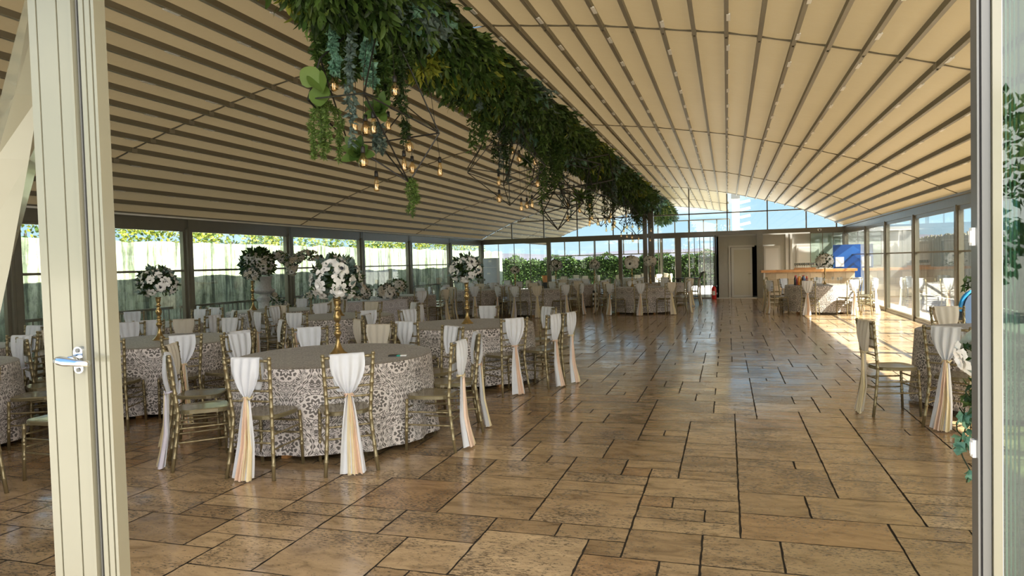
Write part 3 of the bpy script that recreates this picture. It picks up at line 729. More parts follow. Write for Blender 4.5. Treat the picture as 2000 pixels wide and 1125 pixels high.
# right outside: reed fence, pale building, trees
rf = empty('reed_fence', (7.2, 15, 0), 0, 'weathered reed fence outside the right windows', 'fence')
m, t, b_ = mat('reeds'); tcn = N(t, 'ShaderNodeTexCoord'); mpg = N(t, 'ShaderNodeMapping', ins={'Scale': (1, 1, .05)}); t.links.new(tcn.outputs['Object'], mpg.inputs[0])
nz = N(t, 'ShaderNodeTexNoise', ins={'Scale': 12.0, 'Detail': 6.0, 'Roughness': .8}); t.links.new(mpg.outputs[0], nz.inputs['Vector'])
rA = ramp(t, [(.35, (.13, .12, .09)), (.5, (.36, .34, .26)), (.7, (.58, .55, .44))]); t.links.new(nz.outputs[0], rA.inputs[0]); t.links.new(rA.outputs[0], b_.inputs['Base Color']); b_.inputs['Roughness'].default_value = .9
b = MB(); rnd = random.Random(2); y = -12.0
while y < 22:
    w = rnd.uniform(.05, .12); h = 2.15 + rnd.uniform(-.07, .07); b.box(rnd.uniform(-.02, .0), .03, y, y + w, 0, h); y += w
b.build('reed_screen', m, rf); MB().box(.03, .07, -12, 22, 1.0, 1.06).build('rail', M['wood'], rf)
bb = empty('annex_building', (15, 26, 0), 0, 'pale blue-grey low building behind the reed fence', 'building')
b = MB(); b.box(0, 6, -14, 22, 0, 3.9); b.build('wall', M['bldg'], bb)
for z in (3.2, 3.6): MB().box(-.1, 0, -14, 22, z, z + .12).build('wall_band', M['white'], bb)
for i in range(6): MB().box(-.04, 0, -12 + i * 5, -9.4 + i * 5, 1.6, 2.7).build('window', M['paper'], bb)
for i in range(6):
    bush('garden_tree', (-10 + i * 5.4, -15.5 - (i % 2), 3.4), 2.0, 1.6, 2.4 + .3 * (i % 3), 1500, [M['lf_mid'], M['lf_fern']], .3,
         'leafy garden tree across the forecourt, mirrored in the door glass', 'tree', 'trees across the forecourt', 90 + i)

# ================================================================== CHAIRS
def ringed(b, pts, r, n=8, kn=(), m=0):      # bamboo-turned rod: a tube with raised knuckles
    pts = [Vector(p) for p in pts]; L = [0]
    for p, q in zip(pts[:-1], pts[1:]): L.append(L[-1] + (q - p).length)
    T = L[-1]; st = [(l, r) for l in L]
    for k in kn:
        c = k * T
        st = [s for s in st if abs(s[0] - c) > .012]
        st += [(c - .009, r), (c - .004, r * 1.25), (c + .004, r * 1.25), (c + .009, r)]
    st = sorted(s for s in st if 0 <= s[0] <= T)
    P = []; R = []
    for l, rr in st:
        i = max(j for j in range(len(L)) if L[j] <= l + 1e-9); i = min(i, len(pts) - 2)
        f = (l - L[i]) / max(1e-6, L[i + 1] - L[i]); P.append(pts[i].lerp(pts[i + 1], f)); R.append(rr)
    b.tube(P, R, n, m); return b
def sash_surface(b, rows, cols, fn, m=0):
    bi = len(b.v)
    for i in range(rows + 1):
        for j in range(cols + 1): b.v.append(fn(i / rows, j / cols))
    for i in range(rows):
        for j in range(cols):
            p = bi + i * (cols + 1) + j; b.face([p, p + 1, p + cols + 2, p + cols + 1], m)
def back_y(z): return -.205 - .05 * max(0, (z - .45) / .47) if z > .45 else -.205 - .06 * ((.45 - z) / .45) ** 1.3
def back_x(z): return .163 + .027 * ((z - .45) / .47) if z > .45 else .163 + .036 * ((.45 - z) / .45) ** 1.2
def make_chair(ver, full=True):
    rnd = random.Random(100 + ver); root = empty('chiavari_chair', (0, 0, 0)); NS = 8 if full else 5
    # seat
    b = MB(); out_ = []; n = 28
    for k in range(n):
        a = 2 * PI * k / n; c, s = math.cos(a), math.sin(a); e = .55
        x = abs(c) ** e * (1 if c > 0 else -1); y = abs(s) ** e * (1 if s > 0 else -1)
        w = .185 + .018 * y; out_.append((x * w, y * .195))
    bi = len(b.v); rings = [(1, .438), (1.0, .462), (.97, .470), (.6, .466), (.0, .464)]
    for (q, z) in rings[:-1]: b.v += [(x * q, y * q, z) for x, y in out_]
    for i in range(len(rings) - 2):
        for k in range(n): b.face([bi + i * n + k, bi + i * n + (k + 1) % n, bi + (i + 1) * n + (k + 1) % n, bi + (i + 1) * n + k])
    b.face([bi + 3 * n + k for k in range(n)]); b.face([bi + k for k in range(n)][::-1])
    b.build('seat', M['seat'], root, smooth=False)
    for s in (-1, 1):
        b = MB(); zs = [0, .15, .30, .45, .6, .75, .905]
        ringed(b, [(s * back_x(z), back_y(z), z) for z in zs], .0145, NS, [.12, .22, .34, .44, .52, .6, .68, .76, .84, .92, .97] if full else [])
        if full: b.tube([(s * .190, back_y(.905), .905), (s * .190, back_y(.905) - .001, .925)], [.017, .013], NS)
        b.build('leg', M['gold'], root, smooth=True)
        b = MB(); ringed(b, [(s * .178, .168, .44), (s * .182, .178, .2), (s * .184, .186, 0)], .0135, NS, [.08, .3, .36, .55, .62] if full else []); b.build('leg', M['gold'], root, smooth=True)
    rails = [(.895, .0105), (.745, .008), (.665, .008), (.585, .008)]
    for z, r_ in rails:
        b = MB(); x = back_x(z) - .008; ringed(b, [(-x, back_y(z), z), (0, back_y(z) - (.012 if z > .8 else 0), z), (x, back_y(z), z)], r_, NS - 2, [.08, .2, .8, .92] if full else []); b.build('back_rail', M['gold'], root, smooth=True)
    if full:
        for x in (-.11, -.055, 0, .055, .11):
            b = MB(); ringed(b, [(x, back_y(.89) - .006, .89), (x * .95, back_y(.745), .745)], .0065, 6, [.3, .5, .7]); b.build('spindle', M['gold'], root, smooth=True)
    st = []
    for z in (.33, .22):
        for s in (-1, 1): st.append([(s * (back_x(z) - .002), back_y(z), z), (s * .181, .175, z)])
    st += [[(-back_x(.36), back_y(.36), .36), (back_x(.36), back_y(.36), .36)], [(-back_x(.27), back_y(.27), .27), (back_x(.27), back_y(.27), .27)], [(-.18, .175, .36), (.18, .175, .36)], [(-.182, .178, .26), (.182, .178, .26)]]
    if full:
        for q in st: b = MB(); ringed(b, q, .0075, 6, [.15, .3, .7, .85]); b.build('stretcher', M['gold'], root, smooth=True)
    else:
        b = MB()
        for q in st: b.tube(q, .0075, 5)
        b.build('stretcher', M['gold'], root, smooth=True)
    # sash: folded over the top rail, gathered at the back, falling to the floor
    cx = rnd.uniform(-.015, .015); wt = rnd.uniform(.118, .142); zt = .914; zk = .60 + rnd.uniform(-.02, .02); cols, rows = (26, 16) if full else (12, 8)
    ph = rnd.uniform(0, 6); gx = cx + rnd.uniform(-.01, .01)
    def prof(f):     # 0 at the rail .. 1 at the knot
        return wt * (1 - f ** 2.6) + .022 * f
    def backf(i, j):
        s = (j - .5) * 2; f = i; w = prof(f); c = cx + (gx - cx) * f
        z = zt - (zt - zk) * f + (.05 * s * s * (1 - f) * f)
        pl = (.006 + .012 * f) * math.sin(s * 11 + ph + f * 1.5) * (1 if f > .05 else .4)
        bul = .022 * math.sin(PI * f) * (1 - s * s * .6)
        return (c + s * w, back_y(z) - .022 - bul + pl - .015 * f, z)
    sa = MB(); sash_surface(sa, rows, cols, backf)
    zf = .63 + rnd.uniform(-.03, .03)
    def frontf(i, j):
        s = (j - .5) * 2; f = i; w = wt * (1 - .45 * f ** 2); z = zt - (zt - zf) * f
        pl = .007 * math.sin(s * 10 + ph + 1)
        return (cx + s * w, back_y(z) + .022 + pl + .012 * math.sin(PI * f), z)
    sash_surface(sa, rows // 2, cols, frontf)
    def topf(i, j):
        s = (j - .5) * 2; a = PI * i; return (cx + s * wt, back_y(zt) - .001 - .022 * math.cos(a) + .004 * math.sin(s * 11 + ph), zt + .010 * math.sin(a))
    sash_surface(sa, 4, cols, topf)
    swing = rnd.uniform(-.03, .03); wb = rnd.uniform(.085, .115); zb = .012
    def tail(c0, w0, w1, off, ph2, swing2, zb2=zb):
        def fn(i, j):
            s = (j - .5) * 2; f = i; w = w0 + (w1 - w0) * f ** .75; z = zk + .01 - (zk - zb2) * f
            c = gx + (c0) * f + swing2 * f
            yb = min(back_y(max(z, .0)), back_y(zk) - .0) - .045 - off - .02 * f
            pl = (.006 + .016 * f) * math.sin(s * 7 + ph2 + f * 2)
            return (c + s * w, yb + pl, z + (.006 * math.sin(s * 9 + ph2) if f > .98 else 0))
        return fn
    sash_surface(sa, rows, cols, tail(-.015, .020, wb, 0, ph, swing))
    S = sa.build('sash', M['sash'] if ver % 5 != 4 else M['ivory'], root, smooth=True)
    colr = [('peach', 'butter'), ('butter', 'peach'), ('peach', None), ('lilac', 'butter'), ('butter', None)][ver % 5]
    for k, cn_ in enumerate(colr):
        if not cn_: continue
        b = MB(); sash_surface(b, rows, max(4, cols // 2), tail(.03 - .06 * k + rnd.uniform(-.01, .01), .010, .045 - .008 * k, .016 + .006 * k, ph + 2 + k, swing + rnd.uniform(-.01, .02), .006))
        b.build('ribbon', M[cn_], S, smooth=True)
    b = MB()
    pts = [(gx + .030 * math.cos(a), back_y(zk) - .030 + .026 * math.sin(a), zk + .006 * math.sin(2 * a)) for a in [2 * PI * i / 10 for i in range(11)]]
    b.tube(pts, .008, 6)
    if full:
        b.tube([(gx, back_y(zk) - .058, zk + .004), (gx + .02, back_y(zk) - .068, zk + .012), (gx + .036, back_y(zk) - .064, zk - .012), (gx + .012, back_y(zk) - .062, zk - .004)], .006, 6)
        b.tube([(gx, back_y(zk) - .058, zk), (gx - .018, back_y(zk) - .068, zk + .008), (gx - .03, back_y(zk) - .064, zk - .014)], .006, 6)
    b.build('tie', M[colr[0]], S, smooth=True)
    return root
PROTO = [make_chair(v) for v in range(5)]
PROTO_L = [make_chair(v, False) for v in range(5)]
used = set(); n_ch = [0]
SASHWORD = ['peach-ribboned white sash', 'gold-ribboned white sash', 'peach-tied white sash', 'lilac-ribboned white sash', 'gold-tied cream sash']
def place_chair(x, y, face, label, group, ver=None, lod=False):
    n_ch[0] += 1
    ver = n_ch[0] % 5 if ver is None else ver
    src = (PROTO_L if lod else PROTO)[ver]
    if (ver, lod) in used: o = copy_tree(src)
    else: o = src; used.add((ver, lod))
    o.location = (x, y, 0); o.rotation_euler = (0, 0, face - PI / 2)
    tag(o, label.replace('SASH', SASHWORD[ver]), 'chair', group); return o

# ================================================================== TABLES
def tablecloth(r, hem, seed, waves=13, n=160):
    rnd = random.Random(seed); b = MB(); prof = []
    for q in (0.02, .25, .5, .75, .93, .985): prof.append(('t', q * r, .765))
    ph = rnd.uniform(0, 6); ph2 = rnd.uniform(0, 6); rows = 12
    def ring(kind, q):
        out = []
        for k in range(n):
            a = 2 * PI * k / n
            if kind == 't': rr, z = q * r, .765 - (.004 if q > .98 else 0)
            else:
                f = q; wv = math.sin(a * waves + ph) * .6 + math.sin(a * (waves * 2 - 5) + ph2) * .3 + math.sin(a * 5 + ph) * .3
                rr = r + .006 + .055 * f + .034 * (f ** 1.3) * wv; z = .757 - (.757 - hem) * f + .006 * math.sin(a * 3 + ph2) * f
            out.append((rr * math.cos(a), rr * math.sin(a), z))
        return out
    ks = [('t', .04), ('t', .3), ('t', .6), ('t', .85), ('t', .97), ('t', 1.0)] + [('s', i / rows) for i in range(rows + 1)]
    for kd in ks: b.v += ring(*kd)
    circ = round(2 * PI * r / .60) * .60
    nt_ = 6
    for i in range(len(ks) - 1):
        top = i < nt_ - 1 or ks[i + 1] == ('s', 0)
        for k in range(n):
            k2 = (k + 1) % n; idx = [i * n + k, i * n + k2, (i + 1) * n + k2, (i + 1) * n + k]
            idx = [idx[0], idx[3], idx[2], idx[1]]
            if top: uv = [(b.v[q][0], b.v[q][1]) for q in idx]
            else:
                f0 = ks[i][1] * .76; f1 = ks[i + 1][1] * .76; u0 = circ * k / n; u1 = circ * (k + 1) / n
                uv = [(u0, -f0), (u0, -f1), (u1, -f1), (u1, -f0)]
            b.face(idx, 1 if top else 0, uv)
    b.face([k for k in range(n)], 1, [(b.v[q][0], b.v[q][1]) for q in range(n)])
    return b
cloths = {}
tab0 = [None]
def round_table(x, y, where, r=.90, hem=.055, seed=1, full=True, leg_a=0.0):
    if tab0[0] is None:
        t = empty('round_table', (x, y, 0))
        b = MB(); b.lathe([(.86, .725), (.87, .735), (.87, .75), (.86, .755)], 40); b.build('tabletop', M['wood'], t)
        for k in range(4):
            a = leg_a + k * PI / 2; b = MB(); b.obox((.80 * math.cos(a), .80 * math.sin(a), .3625), (.03, 0, 0), (0, .03, 0), (0, 0, .3625)); b.build('leg', M['wood'], t)
        tab0[0] = t
    else: t = copy_tree(tab0[0]); t.location = (x, y, 0)
    t.rotation_euler = (0, 0, leg_a)
    tag(t, 'round wooden banquet table under a damask cloth: the %s' % where, 'table')
    key = (seed % 4, full)
    if key not in cloths:
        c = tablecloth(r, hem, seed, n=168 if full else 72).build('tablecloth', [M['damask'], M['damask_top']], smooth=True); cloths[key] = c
    else: c = cloths[key].copy(); COL.objects.link(c)
    c.location = (x, y, 0); c.rotation_euler = (0, 0, seed * 1.1)
    tag(c, 'taupe damask tablecloth hanging from the %s' % where, 'tablecloth', 'damask tablecloths')
    return t, c
SECT = ['far side', 'far left', 'left side', 'near left', 'near side', 'near right', 'right side', 'far right']
def seats(cx, cy, lst, where, lod=False, r=1.17):
    """lst: (angle in degrees seen from the table centre, radius or None, extra turn, version or None)"""
    view = math.atan2(cy, cx); by = {}
    recs = []
    for q in lst:
        a, rr, turn, ver = (list(q) + [None] * 4)[:4]
        a = math.radians(a); d = (a - view + PI * 4) % (2 * PI); s = int(round(d / (PI / 4))) % 8
        recs.append([a, rr or r, math.radians(turn or 0), ver, s]); by.setdefault(s, []).append(a)
    for a, rr, turn, ver, s in recs:
        grp = sorted(by[s], key=lambda q: math.hypot(cx + r * math.cos(q), cy + r * math.sin(q))); extra = ''
        if len(grp) == 2: extra = 'nearer ' if grp[0] == a else 'farther '
        if len(grp) > 2: extra = ['nearest ', 'middle ', 'farthest '][min(2, grp.index(a))]
        place_chair(cx + rr * math.cos(a), cy + rr * math.sin(a), a + PI + turn, 'gold chair, SASH, %s%s of %s' % (extra, SECT[s], where), 'gold chairs at the %s' % where, ver, lod)
T = dict(T1=(-3.55, 5.8), T2=(-6.5, 6.8), T3=(-3.42, 9.0), T5=(-6.3, 10.5), T4=(-8.75, 12.1), T2b=(-8.75, 8.7), T0=(-7.25, 4.45), T0b=(-8.75, 5.6), T14=(2.78, 8.18),
         T6=(-8.7, 17.9), T7=(-7.75, 21.0), T9=(-5.55, 20.7), T11=(-2.45, 21.4), T8=(-8.3, 24.9), T10=(-5.2, 24.6), T12=(-2.35, 24.9), T13=(2.45, 21.15))
WH = dict(T1='front table with phone', T2='table beside pale door leaf', T3='second table along the aisle', T5='table behind largest white bouquet', T4='window table beside stone urn',
          T2b='left window table near post', T0='table behind pale door leaf', T0b='leftmost window table', T14='table by right door jamb',
          T6='table with low flower ball', T7='table with tall window-side ball', T9='middle table of rear row', T11='last table along the aisle', T8='rear left corner table',
          T10='rear centre table', T12='rear table by centre post', T13='sunlit table before the bar')
FULL = ('T1', 'T2', 'T3', 'T5', 'T14', 'T0', 'T4', 'T2b')
for i, k in enumerate(T): round_table(*T[k], WH[k], seed=i, full=k in FULL, leg_a=math.radians(0 if k == 'T1' else 25 * i))
def S(k, lst, lod=False): seats(*T[k], lst, WH[k], lod)
b_ = -.215
S('T1', [(-86, 1.35 + b_, 0, 1), (-55, 1.30 + b_, 4, 0), (-10, 1.31 + b_, 12, 1), (22, 1.31 + b_, 4, 0), (-120, 1.42 + b_, -14, 3), (-154, 1.41 + b_, 0, 4), (166, 1.36 + b_), (132, 1.36 + b_), (100, 1.36 + b_), (58, 1.34 + b_)])
S('T2', [(-39, 1.36 + b_), (-16, 1.45 + b_), (150, 1.36 + b_), (122, 1.38 + b_), (96, 1.36 + b_), (46, 1.36 + b_), (-68, 1.38 + b_), (-115, 1.38 + b_), (-165, 1.36 + b_)])
S('T3', [(-47, 1.36 + b_, 8, 2), (-17, 1.35 + b_, 0, 2), (-1, 1.42 + b_, -12, 1), (-100, 1.42 + b_), (-132, 1.50 + b_), (-168, 1.38 + b_), (150, 1.36 + b_), (98, 1.36 + b_), (50, 1.34 + b_)])
S('T5', [(-86, 1.38 + b_, 0, 0), (-118, 1.38 + b_), (-150, 1.40 + b_), (176, 1.36 + b_), (135, 1.36 + b_), (95, 1.36 + b_), (50, 1.36 + b_), (-42, 1.4 + b_), (12, 1.36 + b_)])
S('T4', [(-96, 1.5 + b_), (-52, 1.41 + b_), (-14, 1.36 + b_), (28, 1.36 + b_), (-130, 1.36 + b_), (100, 1.36 + b_), (64, 1.36 + b_)])
S('T2b', [(140, 1.30 + b_), (92, 1.36 + b_), (0, 1.36 + b_), (-40, 1.36 + b_), (-85, 1.36 + b_), (48, 1.36 + b_)])
S('T0', [(-7, 2.48 + b_, 4, 3), (-22, 2.25 + b_, -6, 1), (56, 1.36 + b_), (24, 1.40 + b_), (100, 1.36 + b_), (-60, 1.4 + b_)])
S('T0b', [(55, 1.36 + b_), (90, 1.36 + b_), (20, 1.36 + b_), (125, 1.3 + b_), (-20, 1.36 + b_)])
S('T14', [(-159, 1.54 + b_, -8, 4), (-128, 1.51 + b_, 0, 1), (101, 1.36 + b_, 0, 4), (150, 1.4 + b_), (60, 1.36 + b_)][:3] + [(-70, 1.4 + b_)])
S('T6', [(a, None, 0) for a in (-112, -78, -45, -12, 20, 60, 95, 130)], True)
S('T7', [(a, None, 0) for a in (-98, -68, -20, 15, 55, 100, 150, -140)], True)
S('T9', [(-130, None), (-103, None), (-76, None), (-40, None), (-8, None), (30, None), (70, None), (110, None), (165, None)], True)
S('T11', [(-160, None), (-124, None, 0, 0), (-86, None, 0, 1), (-50, None), (-15, None), (25, None), (68, None), (110, None), (150, None)], True)
for k in ('T8', 'T10', 'T12'): S(k, [(a, None, 0) for a in ((-110, -75, -35, 5, 45, 90, 140) if k == 'T8' else (-150, -112, -75, -35, 5, 45, 85, 120, 170))], True)
S('T13', [(-155, 1.22), (-108, None, 0, 2), (-62, None, 0, 1), (-35, 1.25), (165, 1.2), (128, None), (85, None), (40, None), (5, None)], True)
place_chair(1.45, 24.0, 0.1, 'gold chair with SASH standing alone at the left end of the stone bar', None, 4, True)
for i, (cx_, cy_) in enumerate(((-7.2, 33.0), (-3.9, 33.5))):
    w_ = '%s table outside back glass' % ('left' if i == 0 else 'right')
    round_table(cx_, cy_, w_, seed=20 + i, full=False); seats(cx_, cy_, [(a, None, 0, 4) for a in (-130, -90, -50, -10, 40, 90, 140)], w_, True)

# oblong flower table in front of the heart arch
def oblong_cloth():
    b = MB(); n = 96; L, D = .95, .34
    def ring(off, z, w=0):
        o = []
        for k in range(n):
            a = 2 * PI * k / n; c, s = math.cos(a), math.sin(a); e = .18
            x = abs(c) ** e * (1 if c > 0 else -1) * (L + off); y = abs(s) ** e * (1 if s > 0 else -1) * (D + off)
            q = 1 + w * math.sin(a * 17); o.append((x * (1 + 0 * q) + w * .03 * math.sin(a * 17) * c, y + w * .03 * math.sin(a * 19) * s, z))
        return o
    rs = [ring(-.3, .765), ring(-.01, .765)] + [ring(.005 + .03 * f, .76 - .72 * f, f) for f in (0, .25, .5, .75, 1)]
    for r_ in rs: b.v += r_
    for i in range(len(rs) - 1):
        for k in range(n):
            k2 = (k + 1) % n; idx = [i * n + k, (i + 1) * n + k, (i + 1) * n + k2, i * n + k2]
            if i < 2: b.face(idx, 0, [(b.v[q][0], b.v[q][1]) for q in idx])
            else:
                vv = [b.v[q] for q in idx]; b.face(idx, 0, [((v[0] if abs(v[1]) > D * .9 else v[1]), v[2]) for v in vv])
    b.face(list(range(n)), 0, [(b.v[q][0], b.v[q][1]) for q in range(n)])
    return b
tb = empty('oblong_table', (-8.35, 15.2, 0), math.radians(57), 'oblong table under white damask in front of the heart arch', 'table')
MB().box(-.9, .9, -.3, .3, .72, .755).build('tabletop', M['wood'], tb)
lg = None
for sx_ in (-1, 1):
    for sy_ in (-1, 1): MB().box(sx_ * .84 - .025, sx_ * .84 + .025, sy_ * .26 - .025, sy_ * .26 + .025, 0, .72).build('leg', M['wood'], tb)
oc = oblong_cloth().build('tablecloth', M['damask2'], smooth=True); oc.location = (-8.35, 15.2, 0); oc.rotation_euler = (0, 0, math.radians(57))
tag(oc, 'white and grey damask cloth over the oblong table before the heart arch', 'tablecloth')

# ================================================================== FLOWERS
def rose_mesh(seed, layers=((3, .25, 75), (5, .5, 62), (6, .78, 42), (7, 1.0, 20)), wid=1.0):
    rnd = random.Random(seed); b = MB()
    for n, R, tilt in layers:
        o0 = rnd.uniform(0, 6)
        for k in range(n):
            a = o0 + 2 * PI * k / n; ta = math.radians(tilt + rnd.uniform(-8, 8)); w = R * wid * 2.6 / n ** .75
            er = Vector((math.cos(a), math.sin(a), 0)); et = Vector((-math.sin(a), math.cos(a), 0)); z = Vector((0, 0, 1)); bi = len(b.v)
            for i in range(4):
                f = i / 3; l = R * f; up_ = math.sin(ta) * l * (1 - .25 * f) - (.18 * R if f == 1 else 0); ou = math.cos(ta) * l * .8 + .12 * R + (.10 * R if f == 1 else 0)
                for j in (-1, -.5, 0, .5, 1):
                    ww = w * (.35 + .65 * math.sin(PI * min(1, f * .62 + .12))) * j * .5
                    b.v.append(tuple(er * (ou - abs(j) * .12 * R * f) + et * ww + z * (up_ + .10 * R * abs(j) * f - (.1 * R * (j * j) if f == 1 else 0) + .2)))
            for i in range(3):
                for j in range(4): p = bi + i * 5 + j; b.face([p, p + 1, p + 6, p + 5])
    return b
ROSE = []
for i in range(3):
    o = rose_mesh(i).build('rose', M['petal'], smooth=True, mesh_name='rose'); ROSE.append(o.data); bpy.data.objects.remove(o)
o = rose_mesh(9).build('rose', M['petal2'], smooth=True); ROSEC = o.data; bpy.data.objects.remove(o)
ab = rose_mesh(5, ((6, .9, 22), (6, 1.0, 8)), 1.1); ab.lathe([(.0, .24), (.2, .27), (.22, .36), (.12, .46), (.0, .5)], 10, m=1)
o = ab.build('anemone', [M['petal'], M['dark']], smooth=True); ANEM = o.data; bpy.data.objects.remove(o)
def put(me, name, parent, p, d, s, spin=0):
    o = bpy.data.objects.new(name, me); COL.objects.link(o); o.parent = parent
    o.location = p; q = Vector(d).to_track_quat('Z', 'Y'); o.rotation_mode = 'QUATERNION'; o.rotation_quaternion = q @ Euler((0, 0, spin)).to_quaternion(); o.scale = (s, s, s); return o
def flower_ball(loc, r, n, fs, label, group=None, seed=0, cream=.0, flat=.85, name='flower_arrangement', leaves=220, dark=.15, cat='flowers', lm=None, yoff=1.0):
    rnd = random.Random(seed); root = empty(name, loc, 0, label, cat, group)
    b = MB(); b.lathe([(.0, -r * .45), (r * .5, -r * .3), (r * .62, 0), (r * .45, r * .4), (0, r * .5)], 10, m=1)
    for i in range(leaves):
        v = rv(rnd); v.z = v.z if v.z > -.6 else -v.z * .5
        leaf(b, v * r * rnd.uniform(.55, .85), v + rv(rnd) * .7, rv(rnd), r * rnd.uniform(.28, .5), r * .2, rnd.randrange(2), rnd.random() * .6)
    b.build('foliage', lm or [M['lf_grey'], M['lf_dark']], root)
    for i in range(n):
        z = 1 - 1.75 * (i + .5) / n; a = i * 2.39996 + rnd.uniform(-.2, .2); rr = math.sqrt(max(0, 1 - z * z))
        v = Vector((rr * math.cos(a), rr * math.sin(a), z * flat)); d = (v + rv(rnd) * .25).normalized(); s = fs * rnd.uniform(.75, 1.25)
        if rnd.random() < dark: put(ANEM, 'anemone', root, v * r * .86, d, s * 1.05, rnd.uniform(0, 6))
        else: put(ROSEC if rnd.random() < cream else rnd.choice(ROSE), 'rose', root, v * r * .80, d, s, rnd.uniform(0, 6))
    return root
CP = [(.001, 0), (.085, 0), (.083, .008), (.062, .022), (.038, .055), (.022, .10), (.016, .135), (.019, .155), (.034, .18), (.036, .195), (.028, .21), (.017, .222), (.026, .232), (.026, .242), (.017, .252), (.029, .262), (.029, .27), (.018, .28),
      (.016, .29), (.024, .30), (.035, .33), (.036, .345), (.027, .37), (.018, .39), (.018, .40), (.030, .41), (.030, .418), (.018, .428), (.022, .45), (.030, .485), (.028, .50), (.034, .505), (.034, .515), (.0, .518)]
def candlestick(x, y, h, label, group='gold candlestick stands', n=24, w=1.0):
    b = MB(); b.lathe([(r_ * w, z * h / .518) for r_, z in CP], n)
    o = b.build('candlestick', M['candle'], smooth=True); o.location = (x, y, .766); tag(o, label, 'candlestick', group); return o
def centre(k, h, r, n, fs, lab, seed, big=True, off=(0, 0), **kw):
    x, y = T[k][0] + off[0], T[k][1] + off[1]
    candlestick(x, y, h, 'gold turned candlestick on the ' + WH[k], n=24 if big else 10, w=1 if big else .7)
    flower_ball((x, y, .766 + h + r * .72), r, n, fs, lab, seed=seed, **kw)
centre('T1', .525, .235, 22, .086, 'largest white rose and anemone arrangement, on the front table candlestick', 1, off=(.03, .02), leaves=300)
centre('T2', .52, .225, 26, .064, 'white rose arrangement with dark leaves on the left candlestick beside the door leaf', 2, off=(-.04, 0), dark=.12, leaves=300)
centre('T3', .57, .225, 24, .072, 'white anemone and rose arrangement on the aisle table candlestick', 3, dark=.35, leaves=300)
centre('T5', .60, .26, 70, .05, 'cream blossom arrangement behind the largest white one', 4, cream=.9, lm=[M['lf_mid'], M['lf_grey']])
centre('T4', .60, .17, 30, .05, 'small cream flower arrangement left of the stone urn', 5, cream=.6, off=(-.5, 0))
centre('T7', .52, .15, 26, .055, 'cream flower ball on the tall gold stand by the left windows', 6, big=False, off=(-.3, .3), cream=.5)
centre('T9', .50, .14, 24, .052, 'cream flower ball beside the tall white appliance', 7, big=False, off=(-1.0 + .3, 0.0), cream=.4)
centre('T10', .52, .24, 34, .075, 'white and dark flower ball at the rear, left of a pair', 8, big=False, off=(-.75, 0.2), dark=.5)
centre('T10', .52, .20, 30, .045, 'white flower ball at the rear, right of a pair', 9, big=False, off=(.6, -.1)) if False else None
candlestick(-4.55, 24.9, .5, 'slim gold stand under the right flower ball of the rear pair', n=10, w=.7); flower_ball((-4.55, 24.9, 1.46), .2, 28, .07, 'white flower ball at the rear, right of a pair', seed=19, dark=.2)
centre('T11', .58, .22, 22, .11, 'white flower ball at the far end of the aisle, left of the centre post', 10, big=False, off=(-.35, .3), dark=.1)
centre('T12', .62, .20, 22, .10, 'white flower ball in front of the centre post', 11, big=False, off=(-.18, -.4), dark=.1)
centre('T13', .46, .24, 30, .09, 'white flower arrangement in the sun before the bar', 12, big=False, off=(.15, .1), dark=.1, cream=.3)
flower_ball((-8.6, 17.4, 1.03), .23, 44, .065, 'low cream flower ball on the table by the left windows', seed=13, cream=.5, lm=[M['lf_dark'], M['lf_mid']])
candlestick(-8.6, 17.4, .10, 'short gold stand under the low flower ball', n=10)
for i, (s_, z_) in enumerate(((-.75, .93), (-.15, .97), (.55, .94))):
    c_, sn = math.cos(math.radians(57)), math.sin(math.radians(57))
    flower_ball((-8.35 + s_ * c_, 15.2 + s_ * sn, z_), .23, 28, .085, 'cream and green flower bunch on the oblong table, %s' % ['nearest the camera', 'the middle one', 'farthest from the camera'][i], 'flower bunches on the oblong table', 30 + i, cream=.4, leaves=200)
# stone urn on a pedestal
ux, uy = -9.62, 12.95
pd = empty('pedestal', (ux, uy, 0), 0, 'slim white pedestal carrying the stone urn', 'pedestal'); b = MB(); b.lathe([(.17, 0), (.17, .05), (.12, .08), (.11, .88), (.15, .93), (.15, .96)], 20); b.build('column', M['urn'], pd, smooth=False)
ur = empty('stone_urn', (ux, uy, .96), 0, 'weathered grey stone urn with a fluted bowl, full of flowers', 'urn')
b = MB(); b.lathe([(.12, 0), (.12, .03), (.085, .05), (.075, .08), (.09, .10)], 32); b.build('foot', M['urn'], ur, smooth=True)
b = MB(); b.lathe([(.09, .10), (.16, .115), (.215, .15), (.235, .185), (.215, .20)], 72, flute=36, fl=(.11, .19)); b.build('fluted_bowl', M['urn'], ur, smooth=True)
b = MB(); b.lathe([(.205, .20), (.17, .225), (.16, .30), (.165, .38), (.19, .45), (.22, .48), (.20, .48), (.16, .42)], 36); b.build('body', M['urn'], ur, smooth=True)
flower_ball((ux - .06, uy - .1, 1.70), .36, 80, .08, 'large spray of white anemones and cream roses in the stone urn', seed=50, cream=.55, dark=.3, leaves=700, flat=.8, lm=[M['lf_dark'], M['lf_mid']])
